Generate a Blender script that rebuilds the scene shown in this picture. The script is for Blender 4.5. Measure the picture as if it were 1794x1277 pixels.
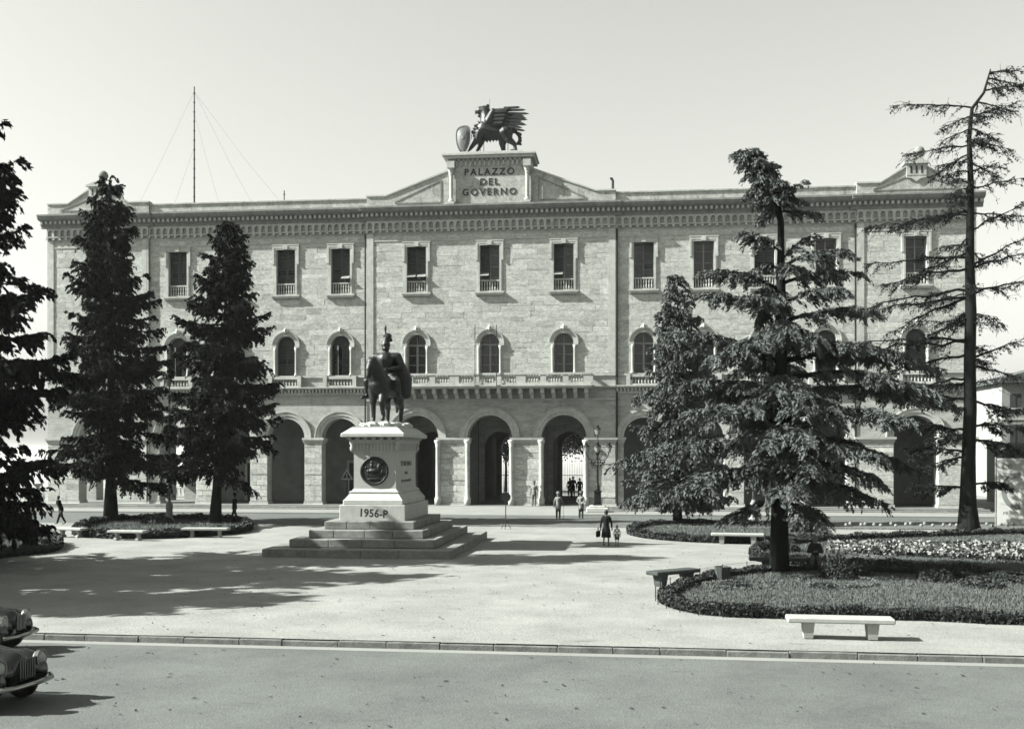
import bpy, bmesh, math, random
import numpy as np
from mathutils import Vector, Matrix
R = math.radians
for o in list(bpy.data.objects): bpy.data.objects.remove(o)
S = bpy.context.scene
COL = S.collection
random.seed(7)

# ------------------------------------------------------------------ camera, sky, sun, exposure
cam = bpy.data.cameras.new('camera'); camo = bpy.data.objects.new('camera', cam); COL.objects.link(camo)
YAW = R(6.3)
camo.location = (0, 0, 4.2); camo.rotation_euler = (R(90), 0, YAW)
cam.sensor_fit = 'HORIZONTAL'; cam.sensor_width = 36.0
cam.lens = 36.0*1900/1794
cam.shift_y = (793-638.5)/1794
cam.clip_start = 0.2; cam.clip_end = 60000
S.camera = camo

SUN_EL, SUN_AZ = R(36), R(13)
ldir = Vector((math.cos(SUN_EL)*math.cos(SUN_AZ), math.cos(SUN_EL)*math.sin(SUN_AZ), -math.sin(SUN_EL)))
W = bpy.data.worlds.new('World'); S.world = W; W.use_nodes = True
nt = W.node_tree; nt.nodes.clear()
sky = nt.nodes.new('ShaderNodeTexSky'); sky.sky_type = 'NISHITA'; sky.sun_disc = False
sky.sun_elevation = SUN_EL; sky.sun_rotation = math.atan2(-ldir.x, -ldir.y)
sky.air_density = 1.0; sky.dust_density = 2.5; sky.altitude = 400
bw = nt.nodes.new('ShaderNodeSeparateColor')      # blue-sensitive film: the sky's blue value as grey
tint = nt.nodes.new('ShaderNodeMix'); tint.data_type = 'RGBA'; tint.blend_type = 'MULTIPLY'
tint.inputs[0].default_value = 1.0
tint.inputs[7].default_value = (0.985, 1.0, 0.93, 1)
bg = nt.nodes.new('ShaderNodeBackground'); bg.inputs[1].default_value = 0.052
wo = nt.nodes.new('ShaderNodeOutputWorld')
nt.links.new(sky.outputs[0], bw.inputs[0]); nt.links.new(bw.outputs[2], tint.inputs[6])
nt.links.new(tint.outputs[2], bg.inputs[0]); nt.links.new(bg.outputs[0], wo.inputs[0])
sl = bpy.data.lights.new('sun', 'SUN'); sl.energy = 5.0; sl.angle = R(0.5); sl.color = (1, 0.995, 0.95)
slo = bpy.data.objects.new('sun', sl); COL.objects.link(slo); slo.location = (-60, -20, 60)
slo.rotation_euler = ldir.to_track_quat('-Z', 'Y').to_euler()
vs = S.view_settings; vs.view_transform = 'Standard'; vs.look = 'None'; vs.gamma = 1; vs.exposure = 1.97
vs.use_curve_mapping = False
S.render.engine = 'CYCLES'; S.cycles.filter_width = 1.6

# ------------------------------------------------------------------ materials (a monochrome place: greys with a faint cool or cream cast)
VK = 0.385
def tone(v):
    t = min(v/0.3, 1.0); v = v*VK
    return (v*(0.82+0.145*t), v*(1.03-0.02*t), v*(0.98-0.03*t), 1)
MATS = {}
def mat(name, v, rough=0.85, ns=3.0, amp=0.25, bump=0.0, bs=40.0, metal=0.0, tattr=False, detail=5.0, stretch=(1, 1, 1), spec=0.3, ns2=0.0, amp2=0.0, obj=False, stain=None):
    m = bpy.data.materials.new(name); m.use_nodes = True; n = m.node_tree.nodes; l = m.node_tree.links
    b = n['Principled BSDF']; b.inputs['Roughness'].default_value = rough; b.inputs['Metallic'].default_value = metal
    b.inputs['Specular IOR Level'].default_value = spec
    tc = n.new('ShaderNodeTexCoord') if obj else n.new('ShaderNodeNewGeometry')
    vec = tc.outputs['Object'] if obj else tc.outputs['Position']
    mp = n.new('ShaderNodeMapping'); mp.inputs['Scale'].default_value = stretch; l.new(vec, mp.inputs['Vector'])
    nz = n.new('ShaderNodeTexNoise'); nz.inputs['Scale'].default_value = ns; nz.inputs['Detail'].default_value = detail
    nz.inputs['Roughness'].default_value = 0.65
    l.new(mp.outputs[0], nz.inputs['Vector'])
    mr = n.new('ShaderNodeMapRange'); mr.inputs[1].default_value = 0.25; mr.inputs[2].default_value = 0.75
    mr.inputs[3].default_value = 1-amp; mr.inputs[4].default_value = 1+amp
    l.new(nz.outputs[0], mr.inputs[0]); fac = mr.outputs[0]
    def mul(a, bb):
        q = n.new('ShaderNodeMath'); q.operation = 'MULTIPLY'; l.new(a, q.inputs[0]); l.new(bb, q.inputs[1]); return q.outputs[0]
    if ns2:
        n2 = n.new('ShaderNodeTexNoise'); n2.inputs['Scale'].default_value = ns2; n2.inputs['Detail'].default_value = 3
        l.new(mp.outputs[0], n2.inputs['Vector'])
        m2 = n.new('ShaderNodeMapRange'); m2.inputs[1].default_value = 0.3; m2.inputs[2].default_value = 0.7
        m2.inputs[3].default_value = 1-amp2; m2.inputs[4].default_value = 1+amp2
        l.new(n2.outputs[0], m2.inputs[0]); fac = mul(fac, m2.outputs[0])
    if stain:                                                   # (scale vector, threshold, strength): spots, rain streaks, wear
        ms = n.new('ShaderNodeMapping'); ms.inputs['Scale'].default_value = stain[0]; l.new(vec, ms.inputs['Vector'])
        n3 = n.new('ShaderNodeTexNoise'); n3.inputs['Scale'].default_value = 1.0; n3.inputs['Detail'].default_value = 6; n3.inputs['Roughness'].default_value = 0.7; l.new(ms.outputs[0], n3.inputs['Vector'])
        m3 = n.new('ShaderNodeMapRange'); m3.inputs[1].default_value = stain[1]; m3.inputs[2].default_value = stain[1]+0.12; m3.inputs[3].default_value = 1; m3.inputs[4].default_value = 1-stain[2]
        l.new(n3.outputs[0], m3.inputs[0]); fac = mul(fac, m3.outputs[0])
    if tattr:
        at = n.new('ShaderNodeAttribute'); at.attribute_name = 'tone'; fac = mul(fac, at.outputs['Fac'])
    mx = n.new('ShaderNodeVectorMath'); mx.operation = 'SCALE'; mx.inputs[0].default_value = tone(v)[:3]
    l.new(fac, mx.inputs['Scale']); l.new(mx.outputs[0], b.inputs['Base Color'])
    if bump:
        nb = n.new('ShaderNodeTexNoise'); nb.inputs['Scale'].default_value = bs; nb.inputs['Detail'].default_value = 4
        l.new(mp.outputs[0], nb.inputs['Vector'])
        bp = n.new('ShaderNodeBump'); bp.inputs['Strength'].default_value = min(bump, 1); bp.inputs['Distance'].default_value = 0.02*max(bump, 1)
        l.new(nb.outputs[0], bp.inputs['Height']); l.new(bp.outputs[0], b.inputs['Normal'])
    MATS[name] = m
    return m
mat('gravel', 0.43, 0.95, 0.45, 0.26, 1.0, 16, detail=10, ns2=9.0, amp2=0.10, spec=0.1, stain=((0.7, 1.3, 1), 0.59, 0.36))
mat('asphalt', 0.21, 0.9, 0.35, 0.26, 0.8, 22, detail=10, ns2=12.0, amp2=0.10, spec=0.15, stain=((0.8, 2.0, 1), 0.61, 0.4))
mat('street_asphalt', 0.20, 0.9, 0.4, 0.14, 0.2, 30, spec=0.15)
mat('pavement', 0.42, 0.9, 0.5, 0.12, 0.2, 20, spec=0.1)
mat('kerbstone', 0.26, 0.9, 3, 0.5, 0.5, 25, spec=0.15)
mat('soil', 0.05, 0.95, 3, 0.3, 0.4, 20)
mat('lawn', 0.13, 0.95, 1.2, 0.35, 0.6, 60, spec=0.1)
mat('grass', 0.2, 0.8, 1.5, 0.35, spec=0.15)
mat('valley', 0.25, 0.95, 0.004, 0.3, spec=0.0)
mat('stone', 0.80, 0.9, 2.6, 0.26, 0.6, 18, tattr=True, stretch=(0.9, 0.9, 1.9), spec=0.2, ns2=8, amp2=0.25, stain=((1.3, 1.3, 0.22), 0.60, 0.24))
mat('stone_wall', 0.68, 0.9, 1.6, 0.25, 0.5, 18, stretch=(0.5, 0.5, 2.0), spec=0.2, ns2=7, amp2=0.15, stain=((1.3, 1.3, 0.22), 0.58, 0.24))
mat('stone_trim', 0.80, 0.85, 3.0, 0.2, 0.3, 22, spec=0.2, ns2=0.7, amp2=0.12, stain=((2.2, 2.2, 0.4), 0.58, 0.28))
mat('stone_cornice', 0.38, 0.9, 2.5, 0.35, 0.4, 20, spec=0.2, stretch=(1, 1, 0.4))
mat('attic_stone', 0.70, 0.9, 1.8, 0.3, 0.4, 16, spec=0.15, ns2=6, amp2=0.2, stain=((1.6, 1.6, 0.5), 0.54, 0.4))
mat('plaster', 0.42, 0.9, 0.8, 0.25, 0.2, 12, spec=0.1)
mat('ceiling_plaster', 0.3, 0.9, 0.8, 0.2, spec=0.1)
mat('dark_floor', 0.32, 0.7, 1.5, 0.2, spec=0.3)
mat('letter', 0.03, 0.6, 5, 0.2)
mat('shutter', 0.085, 0.7, 4, 0.25, spec=0.3)
mat('pale_shutter', 0.14, 0.7, 4, 0.2, spec=0.3)
mat('glass', 0.015, 0.12, 2, 0.2, spec=0.5)
mat('joinery', 0.42, 0.6, 5, 0.12, spec=0.3)
mat('iron', 0.02, 0.5, 6, 0.25, metal=0.3)
mat('pale_iron', 0.35, 0.6, 6, 0.2)
mat('bronze', 0.024, 0.5, 5, 0.5, 0.4, 14, metal=0.2, spec=0.35)
mat('griffin_bronze', 0.035, 0.5, 5, 0.6, 0.6, 12, metal=0.2, spec=0.35)
mat('marble', 0.74, 0.75, 1.6, 0.12, 0.2, 30, spec=0.3, ns2=7, amp2=0.06, stain=((1.2, 1.2, 0.3), 0.60, 0.22))
mat('step_stone', 0.36, 0.9, 1.5, 0.25, 0.4, 25, spec=0.2, ns2=8, amp2=0.12, stain=((1.1, 1.1, 2.0), 0.55, 0.3))
mat('bench_stone', 0.6, 0.85, 4, 0.15, 0.3, 40, spec=0.2, obj=True)
mat('dark_bench_stone', 0.10, 0.85, 4, 0.3, 0.3, 40, spec=0.2, obj=True)
mat('bark', 0.02, 0.95, 4, 0.45, 1.6, 9, stretch=(1, 1, 0.25), spec=0.1)
mat('pale_bark', 0.05, 0.95, 4, 0.45, 1.6, 9, stretch=(1, 1, 0.25), spec=0.1)
mat('spruce_needles', 0.022, 0.8, 1.5, 0.45, spec=0.06)
mat('cedar_needles', 0.16, 0.8, 1.2, 0.5, spec=0.08)
mat('larch_needles', 0.03, 0.8, 1.2, 0.4, spec=0.06)
mat('hedge_leaves', 0.055, 0.7, 2.5, 0.45, spec=0.25)
mat('pale_leaves', 0.22, 0.8, 2.5, 0.4, spec=0.1)
mat('broad_leaves', 0.045, 0.6, 1.2, 0.45, spec=0.25)
mat('flower', 0.42, 0.8, 6, 0.3)
mat('weathered_wood', 0.10, 0.9, 3, 0.4, 0.6, 12, stretch=(3, 3, 0.4), obj=True)
mat('car_paint', 0.012, 0.15, 3, 0.1, spec=0.6)
mat('chrome', 0.6, 0.12, 5, 0.05, metal=1.0)
mat('rubber', 0.012, 0.8, 5, 0.2)
mat('lamp_glass', 0.5, 0.15, 5, 0.1, spec=0.6)
mat('poster', 0.62, 0.6, 3, 0.08)
mat('poster_grey', 0.22, 0.6, 3, 0.2)
mat('white_paint', 0.65, 0.5, 5, 0.08)
mat('house_wall', 0.55, 0.9, 0.8, 0.15, spec=0.1)
mat('house_grey', 0.2, 0.9, 0.8, 0.2, spec=0.1)
mat('roof_tile', 0.16, 0.9, 2.0, 0.3, 0.5, 6)
mat('skin', 0.28, 0.6, 5, 0.08)
mat('hair', 0.02, 0.6, 9, 0.3)
mat('pale_hair', 0.3, 0.6, 9, 0.2)
mat('cloth_dark', 0.018, 0.9, 9, 0.3, spec=0.1)
mat('cloth_mid', 0.07, 0.9, 9, 0.3, spec=0.1)
mat('cloth_grey', 0.20, 0.9, 9, 0.25, spec=0.1)
mat('cloth_light', 0.36, 0.9, 9, 0.2, spec=0.1)
mat('cloth_white', 0.62, 0.9, 9, 0.1, spec=0.1)
mat('shoe', 0.012, 0.4, 9, 0.2)

# ------------------------------------------------------------------ mesh helpers
class MB:
    def __init__(s): s.v = []; s.f = []; s.t = []
    def add(s, vs_, fs_, tv=1.0):
        o = len(s.v); s.v += [tuple(p) for p in vs_]; s.f += [tuple(i+o for i in q) for q in fs_]; s.t += [tv]*len(fs_); return s
    def box(s, x0, x1, y0, y1, z0, z1, tv=1.0):
        return s.add([(x0,y0,z0),(x1,y0,z0),(x1,y1,z0),(x0,y1,z0),(x0,y0,z1),(x1,y0,z1),(x1,y1,z1),(x0,y1,z1)],
                     [(0,3,2,1),(4,5,6,7),(0,1,5,4),(1,2,6,5),(2,3,7,6),(3,0,4,7)], tv)
    def bbox(s, x0, x1, y0, y1, z0, z1, b=0.02, tv=1.0):      # box with chamfered edges (all twelve)
        vs_ = []; idx = {}
        cx, cy, cz = (x0+x1)/2, (y0+y1)/2, (z0+z1)/2; hx, hy, hz = (x1-x0)/2, (y1-y0)/2, (z1-z0)/2
        b = min(b, hx*.9, hy*.9, hz*.9)
        for sx in (-1, 1):
            for sy in (-1, 1):
                for sz in (-1, 1):
                    for a in range(3):
                        d = [hx-b, hy-b, hz-b]; d[a] += b
                        idx[(sx, sy, sz, a)] = len(vs_); vs_.append((cx+sx*d[0], cy+sy*d[1], cz+sz*d[2]))
        fs_ = []
        for a in range(3):
            b1, b2 = [(1, 2), (0, 2), (0, 1)][a]
            for sg in (-1, 1):
                q = []
                for (p, r) in ((-1, -1), (1, -1), (1, 1), (-1, 1)):
                    k = [0, 0, 0]; k[a] = sg; k[b1] = p; k[b2] = r; q.append(idx[(k[0], k[1], k[2], a)])
                fs_.append(tuple(q))
        for a in range(3):          # edges along axis a
            b1, b2 = [(1, 2), (0, 2), (0, 1)][a]
            for p in (-1, 1):
                for r in (-1, 1):
                    k = [0, 0, 0]; k[b1] = p; k[b2] = r; q = []
                    for (sg, ax) in ((-1, b1), (1, b1), (1, b2), (-1, b2)):
                        k[a] = sg; q.append(idx[(k[0], k[1], k[2], ax)])
                    fs_.append(tuple(q))
        for sx in (-1, 1):
            for sy in (-1, 1):
                for sz in (-1, 1): fs_.append(tuple(idx[(sx, sy, sz, a)] for a in range(3)))
        return s.add(vs_, fs_, tv)
    def hexa(s, p8, tv=1.0):
        return s.add(p8, [(0,3,2,1),(4,5,6,7),(0,1,5,4),(1,2,6,5),(2,3,7,6),(3,0,4,7)], tv)
    def prism(s, poly, y0, y1, axis='y', tv=1.0):             # poly of (x,z) extruded along y; axis 'x': (y,z) along x; 'z': (x,y) along z
        n = len(poly)
        def P(p, h):
            return (p[0], h, p[1]) if axis == 'y' else ((h, p[0], p[1]) if axis == 'x' else (p[0], p[1], h))
        vs_ = [P(p, y0) for p in poly]+[P(p, y1) for p in poly]
        fs_ = [tuple(range(n)), tuple(range(2*n-1, n-1, -1))]+[(i, n+i, n+(i+1) % n, (i+1) % n) for i in range(n)]
        return s.add(vs_, fs_, tv)
    def lathe(s, prof, c=(0, 0, 0), n=16, sx=1.0, sy=1.0):
        vs_ = []; fs_ = []; m = len(prof)
        for r, z in prof:
            for i in range(n):
                a = 2*math.pi*i/n; vs_.append((c[0]+r*sx*math.cos(a), c[1]+r*sy*math.sin(a), c[2]+z))
        for j in range(m-1):
            for i in range(n): fs_.append((j*n+i, j*n+(i+1) % n, (j+1)*n+(i+1) % n, (j+1)*n+i))
        fs_.append(tuple(range(n-1, -1, -1))); fs_.append(tuple((m-1)*n+i for i in range(n)))
        return s.add(vs_, fs_)
    def tube(s, pts, rad, n=8, cap=True):
        pts = [Vector(p) for p in pts]; m = len(pts)
        if not hasattr(rad, '__len__'): rad = [rad]*m
        vs_ = []; fs_ = []; ref = None
        for j in range(m):
            t = (pts[min(j+1, m-1)]-pts[max(j-1, 0)]); t = t.normalized() if t.length > 1e-9 else Vector((0, 0, 1))
            if ref is None: ref = t.orthogonal().normalized()
            u = (ref-t*ref.dot(t)); u = u.normalized() if u.length > 1e-6 else t.orthogonal().normalized(); ref = u; w = t.cross(u)
            for i in range(n):
                a = 2*math.pi*i/n; vs_.append(pts[j]+(u*math.cos(a)+w*math.sin(a))*rad[j])
        for j in range(m-1):
            for i in range(n): fs_.append((j*n+i, j*n+(i+1) % n, (j+1)*n+(i+1) % n, (j+1)*n+i))
        if cap: fs_.append(tuple(range(n-1, -1, -1))); fs_.append(tuple((m-1)*n+i for i in range(n)))
        return s.add(vs_, fs_)
    def ball(s, c, r, n=12, m=8, sc=(1, 1, 1)):
        vs_ = []; fs_ = []
        for j in range(1, m):
            th = math.pi*j/m
            for i in range(n):
                a = 2*math.pi*i/n; vs_.append((c[0]+r*sc[0]*math.sin(th)*math.cos(a), c[1]+r*sc[1]*math.sin(th)*math.sin(a), c[2]+r*sc[2]*math.cos(th)))
        top = len(vs_); vs_ += [(c[0], c[1], c[2]+r*sc[2]), (c[0], c[1], c[2]-r*sc[2])]
        for j in range(m-2):
            for i in range(n): fs_.append((j*n+i, (j+1)*n+i, (j+1)*n+(i+1) % n, j*n+(i+1) % n))
        for i in range(n): fs_.append((top, i, (i+1) % n)); fs_.append((top+1, (m-2)*n+(i+1) % n, (m-2)*n+i))
        return s.add(vs_, fs_)
    def ring(s, cx, cz, r0, r1, y0, y1, a0=0, a1=math.pi, n=20):   # arch ring in the xz plane
        for i in range(n):
            b0 = a0+(a1-a0)*i/n; b1 = a0+(a1-a0)*(i+1)/n
            q = [(cx+r*math.cos(b), cz+r*math.sin(b)) for r, b in ((r0, b1), (r0, b0), (r1, b0), (r1, b1))]
            s.prism(q, y0, y1)
        return s
    def mesh(s, name, tattr=False, smooth=False):
        me = bpy.data.meshes.new(name); me.from_pydata(s.v, [], s.f); 
        if tattr:
            a = me.attributes.new('tone', 'FLOAT', 'FACE'); a.data.foreach_set('value', s.t)
        bm = bmesh.new(); bm.from_mesh(me); bmesh.ops.recalc_face_normals(bm, faces=bm.faces); bm.to_mesh(me); bm.free()
        if smooth: me.polygons.foreach_set('use_smooth', [True]*len(me.polygons))
        me.update(); return me
    def build(s, name, m, parent=None, tattr=False, smooth=False, loc=None, rot=None):
        return link(name, s.mesh(name, tattr, smooth), m, parent, loc, rot)
def link(name, me, m, parent=None, loc=None, rot=None):
    o = bpy.data.objects.new(name, me); COL.objects.link(o)
    if m is not None and not me.materials: me.materials.append(MATS[m])
    if parent is not None: o.parent = parent
    if loc is not None: o.location = loc
    if rot is not None: o.rotation_euler = rot
    return o
def tag(o, label, cat, group=None):
    o['label'] = label; o['category'] = cat
    if group: o['group'] = group
    return o
def thing(name, label, cat, loc=(0, 0, 0), rotz=0.0, group=None):
    o = bpy.data.objects.new(name, None); COL.objects.link(o); o.empty_display_size = 0.2
    o.location = loc; o.rotation_euler = (0, 0, rotz); return tag(o, label, cat, group)
def struct(o): o['kind'] = 'structure'; return o
def stuff(o): o['kind'] = 'stuff'; return o
def copy_tree(o, parent=None):
    c = o.copy(); COL.objects.link(c); c.parent = parent
    for ch in list(o.children): copy_tree(ch, c)
    return c
def quads(name, Q, m, parent=None):                            # Q: (n,4,3) array of leaf quads
    Q = np.asarray(Q, dtype=np.float32); n = len(Q)
    me = bpy.data.meshes.new(name); me.vertices.add(n*4); me.vertices.foreach_set('co', Q.reshape(-1))
    me.loops.add(n*4); me.loops.foreach_set('vertex_index', np.arange(n*4, dtype=np.int32))
    me.polygons.add(n); me.polygons.foreach_set('loop_start', np.arange(0, n*4, 4, dtype=np.int32))
    me.polygons.foreach_set('loop_total', np.full(n, 4, dtype=np.int32)); me.update(calc_edges=True)
    return link(name, me, m, parent)
def capsule(mb, p, r, q, s_, n=10):
    p = Vector(p); q = Vector(q); d = q-p; L = max(d.length, 1e-5); t = d/L
    pts = [p-t*r*.95, p-t*r*.7, p-t*r*.3, p]; rad = [r*.2, r*.7, r*.95, r]
    pts += [q, q+t*s_*.3, q+t*s_*.7, q+t*s_*.95]; rad += [s_, s_*.95, s_*.7, s_*.2]
    mb.tube(pts, rad, n)
def fuse(name, caps, voxel, m, parent=None, smooth=4, extra=None, balls=(), loc=None, rot=None):
    mb = MB()
    for c in caps: capsule(mb, *c)
    for c, r, sc in balls: mb.ball(c, r, 14, 10, sc)
    me = mb.mesh(name+'_raw'); o = bpy.data.objects.new('tmp', me); COL.objects.link(o)
    md = o.modifiers.new('r', 'REMESH'); md.mode = 'VOXEL'; md.voxel_size = voxel
    if smooth:
        sm = o.modifiers.new('s', 'SMOOTH'); sm.iterations = smooth; sm.factor = 0.5
    dg = bpy.context.evaluated_depsgraph_get(); me2 = bpy.data.meshes.new_from_object(o.evaluated_get(dg)); me2.name = name
    bpy.data.objects.remove(o); bpy.data.meshes.remove(me)
    if extra is not None:
        bm = bmesh.new(); bm.from_mesh(me2); em = extra.mesh('x'); bm.from_mesh(em); bm.to_mesh(me2); bm.free(); bpy.data.meshes.remove(em)
    me2.polygons.foreach_set('use_smooth', [True]*len(me2.polygons)); me2.materials.clear()
    return link(name, me2, m, parent, loc, rot)
def text(name, body, size, m, parent, loc, rot=(R(90), 0, 0), depth=0.02, sx=1.0, spacing=1.0, bold=0.0):
    cu = bpy.data.curves.new(name, 'FONT'); cu.body = body; cu.size = size; cu.extrude = depth; cu.align_x = 'CENTER'; cu.align_y = 'CENTER'
    cu.space_character = spacing; cu.offset = bold; cu.resolution_u = 3
    o = bpy.data.objects.new('tmp', cu); COL.objects.link(o)
    dg = bpy.context.evaluated_depsgraph_get(); me = bpy.data.meshes.new_from_object(o.evaluated_get(dg)); bpy.data.objects.remove(o)
    me.materials.clear(); ob = link(name, me, m, parent, loc, rot); ob.scale = (sx, 1, 1); return ob
# ------------------------------------------------------------------ the ground
def sheet(name, pts, z, m):
    mb = MB(); mb.add([(p[0], p[1], p[2] if len(p) > 2 else z) for p in pts], [tuple(range(len(pts)))]); return struct(mb.build(name, m))
def ky(x): return 23.70-0.022*x                               # line of the near kerb
# plaza sheet, cut into a grid so that it can undulate a little
def plaza():
    mb = MB(); nx, ny = 60, 24; rnd = random.Random(3); vs_ = []
    for j in range(ny+1):
        for i in range(nx+1):
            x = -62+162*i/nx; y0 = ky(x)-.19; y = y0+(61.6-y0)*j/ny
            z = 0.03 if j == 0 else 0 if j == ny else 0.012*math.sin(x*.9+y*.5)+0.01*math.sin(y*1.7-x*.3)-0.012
            vs_.append((x, y, z))
    fs_ = [(j*(nx+1)+i, j*(nx+1)+i+1, (j+1)*(nx+1)+i+1, (j+1)*(nx+1)+i) for j in range(ny) for i in range(nx)]
    mb.add(vs_, fs_); return struct(mb.build('plaza_ground', 'gravel', smooth=True))
plaza()
sheet('road', [(-140, -90), (160, -90), (160, ky(160)-.3), (-140, ky(-140)-.3)], -0.13, 'asphalt')
sheet('gutter', [(-62, ky(-62)-.62), (100, ky(100)-.62), (100, ky(100)-.28), (-62, ky(-62)-.28)], -0.126, 'pavement')
sheet('street', [(-62, 61.6), (120, 61.6), (120, 72.6), (-62, 72.6)], -0.004, 'street_asphalt')
sheet('terrace_ground', [(-62, 72.6), (120, 72.6), (120, 132), (-62, 132)], -0.01, 'gravel')
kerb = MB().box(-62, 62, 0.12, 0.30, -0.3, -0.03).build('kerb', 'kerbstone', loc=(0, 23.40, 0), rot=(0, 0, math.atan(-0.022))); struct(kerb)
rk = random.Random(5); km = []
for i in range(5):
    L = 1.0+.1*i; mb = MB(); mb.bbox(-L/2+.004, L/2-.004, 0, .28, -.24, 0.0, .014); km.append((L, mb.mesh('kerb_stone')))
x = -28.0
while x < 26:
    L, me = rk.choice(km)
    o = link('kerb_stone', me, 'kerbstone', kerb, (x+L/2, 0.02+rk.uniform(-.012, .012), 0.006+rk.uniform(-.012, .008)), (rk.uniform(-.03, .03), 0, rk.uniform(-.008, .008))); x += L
# far pavement with kerb, split around the forecourt ramp
for x0, x1 in ((-47.0, -14.6), (-3.6, 40)):
    mb = MB(); mb.bbox(x0, x1, 72.6, 77.6, -.1, .12, .03); struct(mb.build('pavement', 'pavement'))
mb = MB(); mb.add([(-14.6, 72.6, .004), (-3.6, 72.6, .004), (-3.6, 77.2, .40), (-14.6, 77.2, .40), (-14.6, 72.6, -.1), (-3.6, 72.6, -.1), (-3.6, 77.2, -.1), (-14.6, 77.2, -.1)],
   [(0, 1, 2, 3), (0, 4, 5, 1), (1, 5, 6, 2), (3, 7, 4, 0), (2, 6, 7, 3)]); struct(mb.build('forecourt', 'pavement'))
# low kerb between plaza and street
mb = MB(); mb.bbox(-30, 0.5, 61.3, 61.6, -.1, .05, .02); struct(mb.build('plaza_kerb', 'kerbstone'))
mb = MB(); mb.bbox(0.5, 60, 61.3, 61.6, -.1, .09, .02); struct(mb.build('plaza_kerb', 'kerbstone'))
# the valley far below the terrace
mb = MB(); vs_ = []; fs_ = []; rv = random.Random(4)
rings = [70, 300, 900, 2000, 4000, 7000, 11000, 16000]
for j, r in enumerate(rings):
    for i in range(48):
        a = 2*math.pi*i/48; h = -140 if j < 5 else -140+(j-4)*(14+26*(0.5+0.5*math.sin(a*3+j))*(1+.3*math.sin(a*7)))
        vs_.append((r*math.cos(a), 60+r*math.sin(a), (-30 if j == 0 else h)))
for j in range(len(rings)-1):
    for i in range(48): fs_.append((j*48+i, j*48+(i+1) % 48, (j+1)*48+(i+1) % 48, (j+1)*48+i))
mb.add(vs_, fs_); struct(mb.build('valley_terrain', 'valley', smooth=True))

# ------------------------------------------------------------------ the palace
XC = -10.22
YW, YC = 78.0, 77.86
FL = 0.40
SEC = [('left pavilion', -44.0, -36.0, YC, [-40.0]), ('left wing', -36.0, -19.3, YW, [-33.78, -29.6, -25.45, -21.3]),
       ('centre', -19.3, -1.15, YC, [-15.6, XC, -4.86]),
       ('right wing', -1.15, 15.6, YW, [0.85, 5.08, 9.31, 13.54]), ('right pavilion', 15.6, 23.6, YC, [19.6])]
P = thing('palace', 'long stone palace with arcade, griffin and PALAZZO DEL GOVERNO inscription', 'building', (XC, 78, 0))
def PB(mb, name, m, parent=None, **k):                         # build in world coordinates as a part of the palace
    par = parent or P; o = mb.build(name, m, par, **k)
    if par is P: o.matrix_parent_inverse = Matrix.Translation((-XC, -78, 0))
    return o
def PL(name, me, m, loc, parent=None):
    o = link(name, me, m, parent or P, loc)
    if parent is None: o.matrix_parent_inverse = Matrix.Translation((-XC, -78, 0))
    return o
WR_, AS, AZ0 = 0.71, 12.1, 9.86                                # arched windows: half width, springing, foot
UZ0, UZ1 = 15.85, 19.2                                         # upper windows
Z0, Z1 = 8.0, 22.0
def arch_cols(mb, cx, r, zs, ztop, y0, y1, n=14):              # masonry above a round arch
    for i in range(n):
        a0 = math.pi-math.pi*i/n; a1 = math.pi-math.pi*(i+1)/n
        xa, za = cx+r*math.cos(a0), zs+r*math.sin(a0); xb, zb = cx+r*math.cos(a1), zs+r*math.sin(a1)
        mb.hexa([(xa, y0, za), (xb, y0, zb), (xb, y1, zb), (xa, y1, za), (xa, y0, ztop), (xb, y0, ztop), (xb, y1, ztop), (xa, y1, ztop)])
arch_spec = {}
for nm, x0, x1, y, wx in SEC:
    mb = MB(); yb = 79.0; cur = x0
    for cx in wx:
        mb.box(cur, cx-WR_, y, yb, Z0, Z1)
        mb.box(cx-WR_, cx+WR_, y, yb, Z0, AZ0)
        arch_cols(mb, cx, WR_, AS, UZ0, y, yb)
        mb.box(cx-WR_, cx+WR_, y, yb, UZ1, Z1); cur = cx+WR_
    mb.box(cur, x1, y, yb, Z0, Z1)
    PB(mb, 'wall', 'stone_wall')
# body behind the facade: side walls, back wall, roof
mb = MB(); mb.box(-43.9, -43.3, 79, 96, 8.2, 22.3).box(22.9, 23.5, 79, 96, FL, 22.3)
PB(mb, 'side_wall', 'stone_wall')
mb = MB(); mb.box(-43.3, 22.9, 79.0, 96, 22.0, 22.3); PB(mb, 'roof', 'roof_tile')
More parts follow.
